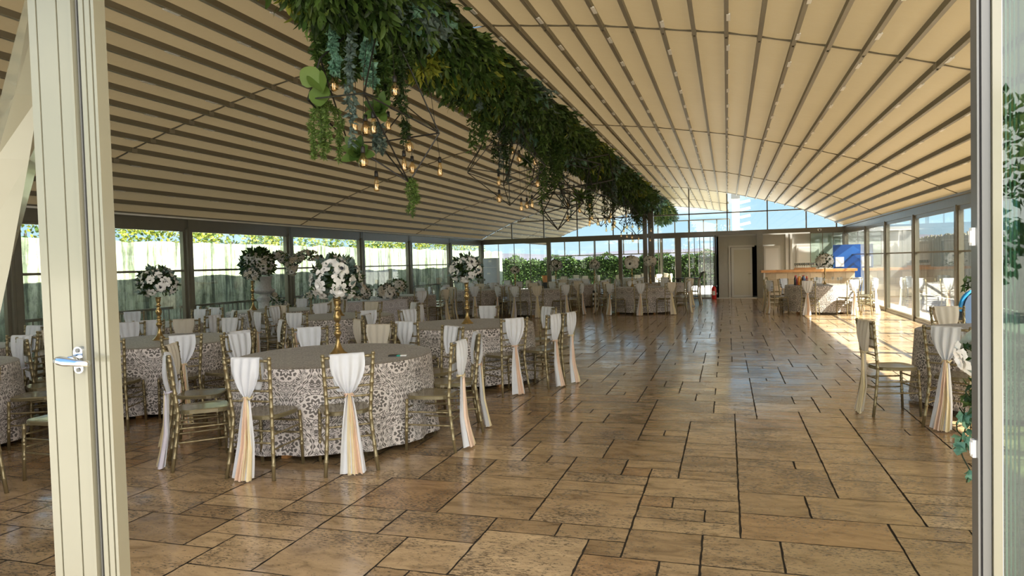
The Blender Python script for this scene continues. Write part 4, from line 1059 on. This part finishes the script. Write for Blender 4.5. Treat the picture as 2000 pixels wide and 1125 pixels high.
# heart shaped flower arch
ha = empty('heart_arch', (-9.62, 14.0, 0), math.radians(64), 'heart-shaped arch covered in cream blossoms before the left windows', 'arch')
pth = []
for i in range(90):
    q = 2 * PI * i / 90; x = 16 * math.sin(q) ** 3; z = 13 * math.cos(q) - 5 * math.cos(2 * q) - 2 * math.cos(3 * q) - math.cos(4 * q)
    pth.append(Vector((x / 16 * .86, 0, 1.30 + z / 16 * .82)))
b = MB(); b.tube(pth + [pth[0]], .02, 6); b.build('frame', M['white'], ha)
MB().box(-.3, .3, -.2, .2, 0, .38).build('base', M['white'], ha)
rnd = random.Random(8); b = MB()
for p in pth:
    for k in range(16):
        v = rv(rnd); leaf(b, p + v * .06, v + rv(rnd) * .5, rv(rnd), .09, .05, rnd.randrange(2), rnd.random())
b.build('foliage', [M['lf_mid'], M['lf_grey']], ha)
for i in range(200):
    p = pth[int(i / 200 * 90)]; v = rv(rnd); put(rnd.choice([ROSEC, ROSEC, ROSE[0], ANEM]), 'blossom', ha, p + v * .095, v, rnd.uniform(.06, .10), rnd.uniform(0, 6)) if i % 2 == 0 else None
xb = MB()
for i in range(320):
    p = pth[int(i / 320 * 90)]; v = rv(rnd)
    for (q, f) in [(Vector(vv), None) for vv in ()]: pass
    for k in range(5):
        a = 2 * PI * k / 5; side = v.orthogonal().normalized(); d2_ = Matrix.Rotation(a, 3, v) @ side; leaf(xb, p + v * .11, d2_ + v * .4, v.cross(d2_), .06, .06, 0, 0)
ob = xb.build('small_petals', [M['petal2']], ha); ob['kind'] = 'stuff'

# ================================================================== GREEN GARLAND UNDER THE RIDGE
rnd = random.Random(21)
GM = [M['lf_dark'], M['lf_mid'], M['lf_yel'], M['lf_grey'], M['lf_teal'], M['lf_fern']]
def garland_leaves(gr, yc, ymax, y0, y1, n, L0, name):
    b = MB()
    for i in range(n):
        y = min(rnd.uniform(y0, y1), ymax - L0 * 1.4); a = rnd.uniform(-PI * .06, PI * 1.06)     # right edge, underside, left edge
        lump = 1 + .16 * math.sin(y * 3.3 + a * 2) + .10 * math.sin(y * 7.7 - a * 3)
        rx, rz = .33, .34
        c = Vector((rx * math.cos(a) * lump - .03, 0, -rz * math.sin(a) * lump + .16))
        out = Vector((math.cos(a), 0, -math.sin(a)))
        zone = math.sin(y * 1.7) + math.sin(y * .77 + 2) + math.sin(a * 2 + y * .6)
        mm_ = 0 if rnd.random() < .38 else 1
        if zone > .9 and rnd.random() < .7: mm_ = 2 if rnd.random() < .35 else 1
        elif zone < -1.0 and rnd.random() < .6: mm_ = 3 if rnd.random() < .7 else 4
        elif rnd.random() < .08: mm_ = 5
        k = rnd.choice((1, 1, 3, 5)); base = c + Vector((0, y - yc, 0)); dd = (out * .7 + Vector((0, 0, -1.0)) + rv(rnd) * .6).normalized(); tone = rnd.random() * .9
        L = L0 * rnd.uniform(.65, 1.3)
        for q in range(k):
            d2_ = (dd + rv(rnd) * .45).normalized(); (oval if y < 9 and mm_ < 3 else leaf)(b, base + dd * L * .35 * q, d2_, rv(rnd), L * (1 if k < 5 else .75), L * (.28 if mm_ != 4 else .5), mm_, tone, .35)
    return b.build(name, GM, gr)
def garland(y0, y1, runs, label):
    yc = (y0 + y1) / 2; gr = empty('ridge_garland', (-3.0, yc, 4.0), 0, label, 'garland'); b = MB(); y = y0 + .1
    while y < y1 - .1:
        e = min(y + .5, y1 - .1); w = .20 + .04 * math.sin(y * 2.1); b.box(-.03 - w, -.03 + w, y - yc, e - yc, -.18, .40); y += .5
    b.build('backing', [M['lf_dark']], gr)
    for r_ in runs: garland_leaves(gr, yc, y1, *r_)
garland(4.3, 28.35, [(4.3, 10, 9200, .125, 'foliage'), (10, 20, 9000, .15, 'foliage'), (20, 28.35, 4200, .2, 'foliage')], 'long dense garland of mixed artificial greenery hanging along the ridge')
garland(28.75, 37.5, [(28.75, 37.5, 3600, .24, 'foliage')], 'shorter garland continuing beyond the glazed gable')
def spray(kind, x, y, z, L, R, n, label, seed, group=None, name=None, attach=False, ls=1.0):
    if z < 3.6 and attach: L += 3.65 - z; z = 3.65
    rnd = random.Random(seed); nm = name or {'fern': 'hanging_fern', 'ivy': 'ivy_vine', 'grey': 'hanging_eucalyptus', 'moss': 'hanging_asparagus_fern', 'yel': 'variegated_spray', 'dark': 'dark_leaf_vine'}[kind]
    o = MB(); mi = {'fern': 'lf_mid', 'ivy': 'lf_teal', 'grey': 'lf_grey', 'moss': 'lf_fern', 'yel': 'lf_yel', 'dark': 'lf_dark'}[kind]
    stems = max(2, int(R * (44 if kind in ('fern', 'moss') else 26))); per = max(4, n // stems)
    for s in range(stems):
        a = rnd.uniform(0, 6.28); rr = R * rnd.uniform(.1, 1); l = L * rnd.uniform(.6, 1); px, py = rr * math.cos(a), rr * math.sin(a)
        pts = [Vector((px * min(1, f * 2.2) * (1 - .25 * f) + .015 * math.sin(f * 9 + s), py * min(1, f * 2.2) * (1 - .25 * f), -l * f)) for f in [q / 6 for q in range(7)]]
        o.tube(pts, .0022, 3, 1)
        for k in range(per):
            f = rnd.uniform(.08, 1.0); i = min(5, int(f * 6)); p = pts[i].lerp(pts[i + 1], f * 6 - i); ll = {'fern': .085, 'ivy': .065, 'grey': .06, 'moss': .042, 'yel': .13, 'dark': .06}[kind] * rnd.uniform(.7, 1.3) * ls
            v = rv(rnd); v.z -= .6 if kind != 'moss' else .2
            if kind == 'ivy':
                side = rv(rnd)
                for q in (-1, 0, 1): leaf(o, p, v + side.cross(v) * q * .9, side, ll * (1 if q == 0 else .75), ll * .7, 0, rnd.random())
            else: leaf(o, p, v, rv(rnd), ll, ll * {'fern': .30, 'grey': .5, 'moss': .26, 'yel': .34, 'dark': .4}[kind], 0, rnd.random())
    ob = o.build(nm, [M[mi], M['lf_dark']]); ob.location = (x, y, z); tag(ob, label, 'greenery', group); return ob
def at_x(u, v, x=-2.95): return on(u, v, 0, x)
# sprays seen around the first lamp
def spray_px(kind, u, v, x, L, R, n, label, seed): p = at_x(u, v, x); return spray(kind, x, p.y, p.z, L, R, n, label, seed, attach=seed > 2 and seed != 6)
spray_px('moss', 627, 178, -3.35, .66, .20, 2600, 'bright yellow-green asparagus fern trailing at the left of the first lamp', 1)
spray_px('moss', 799, 346, -2.95, .40, .11, 900, 'small bright fern hanging from the bottom tip of the first lamp', 2)
spray_px('ivy', 645, 40, -3.2, .58, .10, 120, 'pale teal ivy strand at the left end of the garland', 3)
spray_px('ivy', 722, 60, -2.95, .62, .09, 120, 'pale teal ivy strand hanging through the middle of the first lamp', 4)
spray_px('grey', 690, 110, -3.0, .85, .08, 260, 'grey-green eucalyptus strand hanging through the first lamp', 5)
spray_px('grey', 735, 235, -3.1, .35, .11, 180, 'grey eucalyptus tuft at the centre of the first lamp', 6)
spray_px('dark', 782, 110, -2.85, .95, .10, 300, 'dark ivy strand on the right of the first lamp', 7)
spray_px('fern', 690, 0, -3.2, .70, .24, 1800, 'dense fern curtain at the near left end of the garland', 8)
spray_px('fern', 735, 20, -3.05, .80, .2, 1300, 'long fern strand beside the first lamp cords', 9)
spray_px('moss', 805, 40, -2.9, .55, .07, 420, 'light green tassel fern right of the first lamp', 10)
spray_px('moss', 868, 55, -2.8, .42, .08, 420, 'light green tassel fern under the near part of the garland', 11)
spray_px('yel', 885, 90, -2.95, .40, .16, 150, 'yellow-edged leaf spray hanging lowest under the near garland', 12)
spray_px('grey', 930, 110, -3.0, .75, .12, 330, 'blue-grey strand hanging under the garland before the second lamp', 13)
spray_px('fern', 990, 130, -2.7, .45, .12, 450, 'fresh green fern fringe above the second lamp', 14)
spray_px('dark', 985, 240, -3.05, .75, .10, 260, 'dark trailing vine left of the second lamp', 15)
spray_px('moss', 1030, 320, -2.9, .60, .09, 420, 'light fern hanging within the second lamp', 16)
spray_px('fern', 1062, 290, -2.7, 1.0, .10, 420, 'long green strand right of the second lamp', 17)
spray_px('fern', 1095, 270, -2.8, .5, .2, 500, 'green fern fringe between the second and third lamps', 18)
for j, (kd, u, v_, x_, L_, R_, n_, lb) in enumerate((('fern', 650, 10, -3.35, .75, .22, 2000, 'fern curtain at the outermost left tip of the garland'), ('dark', 760, 30, -3.0, .85, .2, 900, 'dark leafy strand between the two teal ivy strands and the first lamp cords'),
      ('yel', 830, 60, -2.95, .55, .22, 320, 'variegated broad-leaf cluster above the right corner of the first lamp'), ('fern', 845, 70, -3.1, .60, .22, 1500, 'fern mass behind the light green tassels'), ('dark', 905, 120, -3.1, .55, .2, 700, 'dark leaf mass beside the yellow-edged spray'), ('fern', 955, 160, -3.15, .75, .2, 1300, 'fern mass between the first and second lamps'))):
    spray_px(kd, u, v_, x_, L_, R_, n_, lb, 30 + j)
rnd = random.Random(4)
for i in range(26):
    y = 9.0 + i * .78; kd = ('fern', 'dark', 'grey', 'dark', 'fern')[i % 5]
    spray(kd, -3.05 + rnd.uniform(-.3, .3), y, 3.75, rnd.uniform(.6, 1.35), .16, 360, 'trailing %s strand hanging from the rear half of the garland' % {'fern': 'fern', 'dark': 'dark ivy', 'grey': 'grey-green'}[kd], 60 + i, 'trailing strands on the rear half of the garland: %s' % kd)
# broad leaves and rosettes on the first lamp
def rosette(loc, R, n, label, m, name='succulent_rosette', d=(0.3, -1, .1), wr=.5):
    rnd = random.Random(int(loc[1] * 100)); b = MB(); D = Vector(d).normalized(); s = D.orthogonal().normalized()
    for i in range(n):
        a = i * 2.4; f = (i + 1) / n; v = Matrix.Rotation(a, 3, D) @ s; oval(b, D * R * .1, v * (.4 + f) + D * (1.1 - f), D.cross(v), R * (.45 + .6 * f), R * wr, 0, rnd.random(), -.2)
    o = b.build(name, [M[m]], smooth=True); o.location = loc; tag(o, label, 'plant'); return o
rosette(at_x(700, 300, -3.1), .17, 16, 'dark green rosette of broad leaves low on the first lamp', 'lf_mid')
rosette(at_x(742, 215, -2.9), .16, 14, 'green rosette near the centre of the first lamp', 'lf_mid')
rosette(at_x(625, 165, -3.3), .20, 4, 'two large round lily leaves at the left of the first lamp', 'lf_fern', 'broad_leaf', (.2, -1, 0), .95)
rosette(at_x(1030, 315, -2.9), .18, 14, 'spiky dark green plant within the second lamp', 'lf_dark', wr=.2)
rosette(at_x(1132, 385, -2.9), .26, 18, 'spiky green plant on the third lamp', 'lf_mid', wr=.2)

# ================================================================== PENDANT LAMPS
def bulb_meshes():
    out = []
    for kind in ('globe', 'cone'):
        b = MB()
        pr = [(.013, 0), (.016, -.02), (.030, -.04), (.042, -.065), (.044, -.085), (.036, -.11), (.018, -.125), (.001, -.130)] if kind == 'globe' else [(.013, 0), (.017, -.03), (.024, -.07), (.030, -.115), (.029, -.13), (.018, -.14), (.001, -.142)]
        b.lathe(pr, 14); g_ = b.build('bulb', M['bulb'], smooth=True)
        f = MB(); zc = -.085 if kind == 'globe' else -.10
        f.tube([(.014 * math.cos(a * 1.9), .014 * math.sin(a * 1.9), zc + .028 * math.cos(a * 2.5)) for a in [i * .5 for i in range(14)]], .0011, 4); fo = f.build('filament', M['fil'])
        s = MB(); s.lathe([(.010, .055), (.017, .05), (.018, .02), (.020, 0), (.014, -.004)], 12); so_ = s.build('socket', M['wire'], smooth=True)
        out.append((g_.data, fo.data, so_.data))
        for q in (g_, fo, so_): bpy.data.objects.remove(q)
    return out
BM = bulb_meshes()
def lamp(cx, cy, label, bulbs, verts, edges, seed, zt=3.95, rr=.006):
    root = empty('geometric_pendant', (cx, cy, 2.8), 0, label, 'pendant lamp'); C = Vector((cx, cy, 2.8))
    b = MB()
    for i, j in edges: b.tube([Vector(verts[i]) - C, Vector(verts[j]) - C], rr, 5)
    b.build('wire_frame', M['wire'], root)
    b = MB()
    for i in (0, 1): b.tube([Vector(verts[i]) - C, Vector((cx, cy, zt)) - C], .004, 5)
    b.build('suspension_cord', M['wire'], root)
    for k, (x, y, z) in enumerate(bulbs):
        g_, f_, s_ = BM[k % 2]
        o = bpy.data.objects.new('bulb', g_); COL.objects.link(o); o.parent = root; o.location = (x - cx, y - cy, z - 2.8)
        for nm, me in (('filament', f_), ('socket', s_)): q = bpy.data.objects.new(nm, me); COL.objects.link(q); q.parent = o
        b = MB(); tx, ty = (cx - x) * .55, (cy - y) * .55; b.tube([(0, 0, .05), (tx * .25, ty * .25, (zt - z) * .5), (tx, ty, zt - z)], .0028, 5); q = b.build('cord', M['wire'], o)
    return root
def gem(cx, cy, cz, R, up_, dn, tilt=0.0, n=6, ph=.3):
    v = [Vector((0, 0, up_)), Vector((.12, .1, up_ * .95)), Vector((.05, 0, -dn))]
    for k in range(n): a = ph + 2 * PI * k / n; v.append(Vector((R * math.cos(a), R * math.sin(a) * 1.05, .10 * math.sin(a * 2 + ph))))
    for k in range(n // 2): a = ph + .5 + 4 * PI * k / n; v.append(Vector((R * .55 * math.cos(a), R * .55 * math.sin(a), up_ * .42)))
    Rm = Matrix.Rotation(tilt, 3, 'X'); v = [tuple(Rm @ q + Vector((cx, cy, cz))) for q in v]; e = []
    for k in range(n):
        e.append((3 + k, 3 + (k + 1) % n)); e.append((2, 3 + k)) if k % 2 == 0 or k == 1 else None
        e.append((0 if k % 2 else 1, 3 + k))
    m_ = n // 2
    for k in range(m_): e += [(3 + n + k, 3 + n + (k + 1) % m_), (3 + n + k, 3 + 2 * k), (3 + n + k, 3 + (2 * k + 1) % n)]
    return v, e
px1 = [(651, 150, -3.3), (692, 226, -3.2), (714, 236, -3.0), (729, 230, -2.9), (771, 160, -2.7), (758, 228, -3.3), (799, 272, -2.9), (789, 305, -2.95), (805, 315, -3.1), (859, 317, -2.8), (709, 298, -2.9), (735, 345, -3.2)]
q1 = [(745, 20, -2.95), (735, 20, -3.0), (799, 356, -2.95), (858, 260, -2.62), (711, 182, -2.72), (601, 194, -3.42), (679, 278, -3.40), (738, 278, -3.30), (794, 207, -3.45), (802, 136, -2.78), (625, 114, -3.30), (738, 151, -3.5)]
v = [tuple(at_x(*q)) for q in q1]; e = [(3, 2), (2, 7), (2, 4), (3, 7), (3, 8), (3, 4), (3, 9), (9, 0), (4, 5), (4, 8), (5, 6), (6, 7), (5, 10), (10, 1), (4, 0), (8, 11), (11, 1), (6, 10), (7, 8), (2, 6)]
lamp(-3.02, 5.95, 'first and largest wire pendant lamp nearest the camera, hung with greenery', [tuple(at_x(*q)) for q in px1], v, e, 1, rr=.0075)
v, e = gem(-3.0, 9.6, 2.86, .62, .9, .46, ph=.9)
lamp(-3.0, 9.6, 'second wire pendant lamp along the ridge garland', [tuple(at_x(*q)) for q in ((975, 378, -3.0), (1018, 394, -2.9), (1029, 393, -3.1), (1039, 388, -2.8), (1050, 350, -2.7), (974, 344, -3.2), (1014, 300, -3.0), (1045, 305, -2.8), (1000, 285, -3.1))], v, e, 2, rr=.006)
# third: two open boxes of square bar
vs = []; es = []
for (c, hx_, hy_, hz_, yaw, rl) in (((-2.95, 13.3, 3.28), .55, .34, .26, .5, .22), ((-2.8, 14.4, 3.42), .30, .5, .26, .9, -.2)):
    Rm = Matrix.Rotation(yaw, 3, 'Z') @ Matrix.Rotation(rl, 3, 'Y'); b0 = len(vs)
    for k in range(8): vs.append(tuple(Vector(c) + Rm @ Vector(((-1, 1)[k & 1] * hx_, (-1, 1)[(k >> 1) & 1] * hy_, (-1, 1)[(k >> 2) & 1] * hz_))))
    for k in range(8):
        for q in (1, 2, 4):
            if not k & q: es.append((b0 + k, b0 + (k | q)))
v, e = gem(-3.15, 13.2, 2.65, .55, .6, .45, ph=.2); o_ = len(vs); vs += v; es += [(a + o_, c + o_) for a, c in e]
lamp(-2.95, 13.4, 'third pendant lamp with tilted black box frames', [tuple(at_x(*q)) for q in ((1109, 420, -3.0), (1109, 395, -3.2), (1152, 395, -2.9), (1152, 425, -3.0), (1132, 405, -3.2), (1121, 365, -3.1), (1168, 430, -2.8))], vs, es, 3, rr=.011)
for k, (cy_, lab) in enumerate(((17.2, 'fourth pendant lamp, under the thinner rear garland'), (20.8, 'fifth pendant lamp, before the centre post'), (24.3, 'rearmost pendant lamp nearest the glazed gable'))):
    v, e = gem(-3.0, cy_, 2.85, .55, .8, .42, ph=.4 + k); r2 = random.Random(k)
    lamp(-3.0, cy_, lab, [(-3.0 + r2.uniform(-.5, .5), cy_ + r2.uniform(-.5, .5), r2.uniform(2.3, 3.0)) for _ in range(8)], v, e, k, rr=.008)

# ================================================================== BAR, APPLIANCES AND SMALL THINGS
m, t, b_n = mat('split_stone')
tcn = N(t, 'ShaderNodeTexCoord'); br = N(t, 'ShaderNodeTexBrick', ins={'Scale': 1.0, 'Mortar Size': .006, 'Brick Width': .36, 'Row Height': .2, 'Color1': (.36, .29, .20, 1), 'Color2': (.60, .52, .40, 1), 'Mortar': (.30, .25, .18, 1)})
mpx = N(t, 'ShaderNodeMapping', ins={'Rotation': (PI / 2, 0, 0)}); t.links.new(tcn.outputs['Object'], mpx.inputs[0]); t.links.new(mpx.outputs[0], br.inputs['Vector'])
nz = N(t, 'ShaderNodeTexNoise', ins={'Scale': 3.0, 'Detail': 5.0}); t.links.new(tcn.outputs['Object'], nz.inputs['Vector']); mu = N(t, 'ShaderNodeMixRGB', blend_type='OVERLAY'); mu.inputs[0].default_value = .5
t.links.new(br.outputs[0], mu.inputs[1]); t.links.new(nz.outputs[0], mu.inputs[2]); t.links.new(mu.outputs[0], b_n.inputs['Base Color']); b_n.inputs['Roughness'].default_value = .8; M['stone'] = m
bar = empty('bar_counter', (2.65, 25.3, 0), 0, 'stone-clad bar counter with an orange wooden top at the back right', 'bar')
MB().box(-1.42, 1.35, 0, .45, 0, 1.04).build('stone_front', M['stone'], bar); MB().box(-1.55, 1.42, -.08, .55, 1.04, 1.12).build('worktop', M['wood'], bar); MB().box(-1.47, -1.42, -.02, .47, 0, 1.04).build('corner_stone', M['cabind'], bar)
M['bulbclear'] = glass_mat('drinking_glass', (0.86, 0.87, 0.86), 1.0, 1.7)
def goblet():
    b = MB(); b.lathe([(.03, 0), (.03, .004), (.005, .01), (.005, .09), (.03, .12), (.036, .16), (.030, .20), (.029, .20), (.034, .16), (.026, .124), (.0, .12)], 10); return b.build('goblet', M['bulbclear'], smooth=True)
tr_ = empty('glass_tray', (2.5, 25.55, 1.12), 0, 'reddish tray crowded with upturned glasses on the bar', 'tray')
MB().box(-.34, .34, -.12, .12, 0, .02).build('tray_base', M['wood'], tr_); MB().box(-.34, .34, -.12, -.10, .02, .06).build('rim', M['wood'], tr_)
g0 = None
for i in range(9):
    for j in range(3):
        if g0 is None: g0 = goblet(); o = g0
        else: o = g0.copy(); COL.objects.link(o)
        o.location = (2.5 - .29 + i * .072, 25.47 + j * .075, 1.14); tag(o, 'clear stemmed glass standing in the tray on the bar', 'glass', 'glasses in the tray on the bar')
# blue leaning board with a notice
bl = empty('blue_board', (3.98, 26.9, 0), 0, 'tall blue board with a pale diagonal band behind the bar', 'board')
MB().box(-.42, .46, 0, .05, .3, 1.93).build('panel', M['blue'], bl)
b = MB(); b.add([(-.42, -.004, 1.42), (-.42, -.004, 1.12), (.46, -.004, 1.72), (.46, -.004, 1.93), (.28, -.004, 1.93)], [(0, 1, 2, 3, 4)]); b.build('pale_band', M['bluelt'], bl)
b = MB(); b.add([(.0, -.006, 1.10), (.10, -.006, 1.10), (.46, -.006, 1.42), (.46, -.006, 1.52)], [(0, 1, 2, 3)]); b.build('dark_stripe', M['navy'], bl)
nt_o = MB().box(-.34, -.07, -.012, -.006, 1.16, 1.50).build('notice', M['paper'], bl)
b = MB()
for k in range(6): b.obox((-.205 + (k - 2.5) * .028, -.014, 1.33 - (k - 2.5) * .035), (.045, 0, .0), (0, .001, 0), (0, 0, .004))
b.build('writing', M['pen'], nt_o)
# right end: white banner post
# tall white appliance at the rear left corner
ap = empty('standing_air_conditioner', (-9.45, 27.9, 0), 0, 'tall white standing air conditioner in the rear left corner', 'appliance')
MB().box(-.30, .30, -.18, .18, 0, 1.83).build('cabinet', M['white'], ap); MB().box(-.29, .29, -.19, -.18, 1.45, 1.81).build('top_panel', M['bldg'], ap); MB().box(-.29, .29, -.19, -.18, .75, 1.43).build('middle_panel', M['bldg'], ap); MB().box(-.29, .29, -.19, -.18, .05, .72).build('lower_panel', M['bldg'], ap)
MB().box(-.06, .06, -.195, -.19, 1.66, 1.74).build('badge', M['paper'], ap); b = MB(); b.tube([(-.27, -.19, .93), (-.27, -.21, .93)], .05, 16); b.build('knob', M['greyframe'], ap)
MB().box(-.14, .0, -.195, -.19, 1.16, 1.22).build('logo', M['paper'], ap)
# black serving cart with a curled handle
ct = empty('serving_cart', (-1.30, 27.95, 0), 0, 'black wooden serving cart with a curled handle by the doorway', 'cart')
MB().box(-.62, .30, -.22, .22, .80, .85).build('top', M['blackwood'], ct); MB().box(-.55, .28, -.2, .2, .10, .14).build('shelf', M['blackwood'], ct)
for s in (-1, 1):
    b = MB(); b.tube([(.26, s * .2, .82), (.33, s * .2, .92), (.36, s * .2, 1.02), (.42, s * .2, 1.06), (.46, s * .2, 1.03)], [.03, .025, .022, .024, .02], 8); b.build('handle_arm', M['blackwood'], ct, smooth=True)
    for x in (-.55, .28): b = MB(); b.tube([(x, s * .19, .8), (x + .02, s * .19, .6), (x, s * .19, .3), (x, s * .19, .0)], [.03, .02, .024, .02], 8); b.build('leg', M['blackwood'], ct, smooth=True)
b = MB(); b.tube([(.45, -.22, 1.035), (.45, .22, 1.035)], .02, 8); b.build('handle_bar', M['blackwood'], ct)
# fire extinguisher
fe = empty('fire_extinguisher', (-.50, 28.05, 0), 0, 'red fire extinguisher on the floor beside the doorway', 'fire extinguisher')
b = MB(); b.lathe([(.085, 0), (.09, .02), (.09, .40), (.06, .47), (.03, .50)], 18); b.build('cylinder', M['red'], fe, smooth=True)
b = MB(); b.box(-.03, .03, -.02, .02, .50, .56); b.box(-.02, .10, -.01, .01, .54, .57); b.build('valve_lever', M['wire'], fe); b = MB(); b.tube([(.02, 0, .52), (.10, 0, .48), (.11, 0, .25)], .012, 6); b.build('hose', M['wire'], fe)
MB().box(-.05, .05, -.094, -.086, .16, .32).build('label_plate', M['paper'], fe)
# security camera on the beam
sc_ = empty('dome_camera', (3.30, YB - .14, 2.54), 0, 'white dome security camera on the back beam', 'camera'); b = MB(); b.lathe([(.07, .03), (.075, -.02), (.05, -.05), (0, -.06)], 16); b.build('housing', M['white'], sc_, smooth=True); b = MB(); b.tube([(0, -.055, -.02), (0, -.08, -.025)], .03, 12); b.build('lens', M['wire'], sc_)
# striped stand with a yellow ball
st_ = empty('striped_stand', (-4.15, 22.75, 0), 0, 'black and white striped round stand between the rear tables', 'stand')
b = MB()
for k in range(8): b.lathe([(.085, k * .078), (.085, k * .078 + .078)], 16, m=k % 2)
b.build('column', [M['white'], M['wire']], st_)
# phone and silver dish
ph_ = empty('phone', (-2.86, 5.72, .766), math.radians(20), 'black phone with a teal and white edge lying on the front table', 'phone')
MB().box(-.075, .0, -.035, .035, 0, .012).build('dark_case', M['wire'], ph_); MB().box(-.005, .03, -.035, .035, 0, .010).build('teal_case', plain('teal_case', (.0, .35, .28), .3), ph_); MB().box(.03, .085, -.03, .03, 0, .010).build('white_case', M['white'], ph_)
dd_ = MB(); dd_.lathe([(.04, 0), (.07, .02), (.072, .026), (.04, .01)], 20); o = dd_.build('silver_dish', M['chrome'], smooth=True); o.location = (2.05, 7.72, .766); tag(o, 'small silver dish at the edge of the table by the right jamb', 'dish')
# white place cards and candle jars on nearer tables
cj = None
for (x, y, lab) in ((-7.1, 6.4, ''),): pass
# drinks and glasses on the sunny table
cols = [((.02, .01, .01), 'dark cola bottle'), ((.75, .25, .02), 'orange soda bottle'), ((.02, .02, .03), 'black bottle'), ((.6, .05, .03), 'red bottle'), ((.8, .2, .3), 'pink-capped bottle'), ((.75, .35, .05), 'amber bottle'), ((.1, .2, .5), 'blue-labelled bottle')]
for i, (c, lab) in enumerate(cols):
    root = empty('drink_bottle', (1.80 + (i % 4) * .10 + (.04 if i > 3 else 0), 20.95 + (i // 4) * .12, .766), 0, lab + ' in the cluster on the sunny table before the bar', 'bottle', 'drinks on the sunny table')
    b = MB(); b.lathe([(.034, 0), (.036, .02), (.036, .16), (.028, .19), (.014, .23), (.014, .25)], 12); b.build('body', plain('bottle_tint', c, .2), root, smooth=True); b = MB(); b.lathe([(.016, .25), (.016, .27)], 10); b.build('cap', M['white'] if i % 2 else M['red'], root)
for i in range(8):
    o = g0.copy(); COL.objects.link(o); a = i * .8; o.location = (2.45 + .55 * math.cos(a), 21.15 + .5 * math.sin(a), .766); tag(o, 'clear stemmed glass set on the sunny table before the bar', 'glass', 'glasses on the sunny table')
# orange pot outside
op = empty('flower_pot', (-7.6, 29.7, 0), 0, 'orange flower pot on a stand outside the back glass', 'pot'); b = MB(); b.lathe([(.11, .72), (.15, 1.0), (.16, 1.02), (.14, 1.0)], 18); b.build('pot', M['orange'], op, smooth=True); MB().box(-.12, .12, -.12, .12, 0, .72).build('stand', M['blackwood'], op)
# blue rounded bag beyond the right chair
bg_ = empty('rounded_bag', (3.02, 10.4, 0), .3, 'dark blue rounded bag with bright blue edge behind the right table', 'bag')
b = MB(); n = 20
for s, yy in ((0, -.06), (1, .06)):
    for k in range(n): a = 2 * PI * k / n; b.v.append((.15 * math.cos(a), yy, .78 + (.26 if math.sin(a) > 0 else .2) * math.sin(a)))
for k in range(n): b.face([k, (k + 1) % n, n + (k + 1) % n, n + k])
b.face(list(range(n))[::-1]); b.face([n + k for k in range(n)]); b.build('bag_body', plain('dark_blue_cloth', (.03, .06, .12), .6), bg_)
b = MB(); b.tube([(.155 * math.cos(a), .0, .78 + .265 * math.sin(a)) for a in [i * PI / 12 - .6 for i in range(15)]], .03, 8); b.build('bright_edge', plain('bright_blue', (.02, .30, .75), .4), bg_)
b = MB(); b.tube([(0, 0, 0), (0, 0, .6)], .02, 8); b.box(-.15, .15, -.1, .1, .0, .02); b.box(-.12, .12, -.08, .08, .56, .58); b.build('stand', M['gold'], bg_)
# flowers, leaves and ivy on the right jamb
jm = flower_ball((.722, 2.34, 1.27), .07, 7, .045, 'white silk rose cluster hanging on the right door jamb', seed=70, dark=0, leaves=60, lm=[M['lf_mid'], M['lf_dark']])
o = spray('dark', .69, 2.32, 1.22, .20, .05, 110, 'dark leaf tuft under the white roses on the right jamb', 71, ls=.6)
o = spray('ivy', .635, 2.30, 1.12, .22, .03, 14, 'trailing teal ivy tip below the roses on the right jamb', 72, ls=.55)
o = spray('dark', .69, 2.36, 1.50, .06, .05, 40, 'small dark leaf tuft beside the upper keeper on the right jamb', 73, ls=.45)
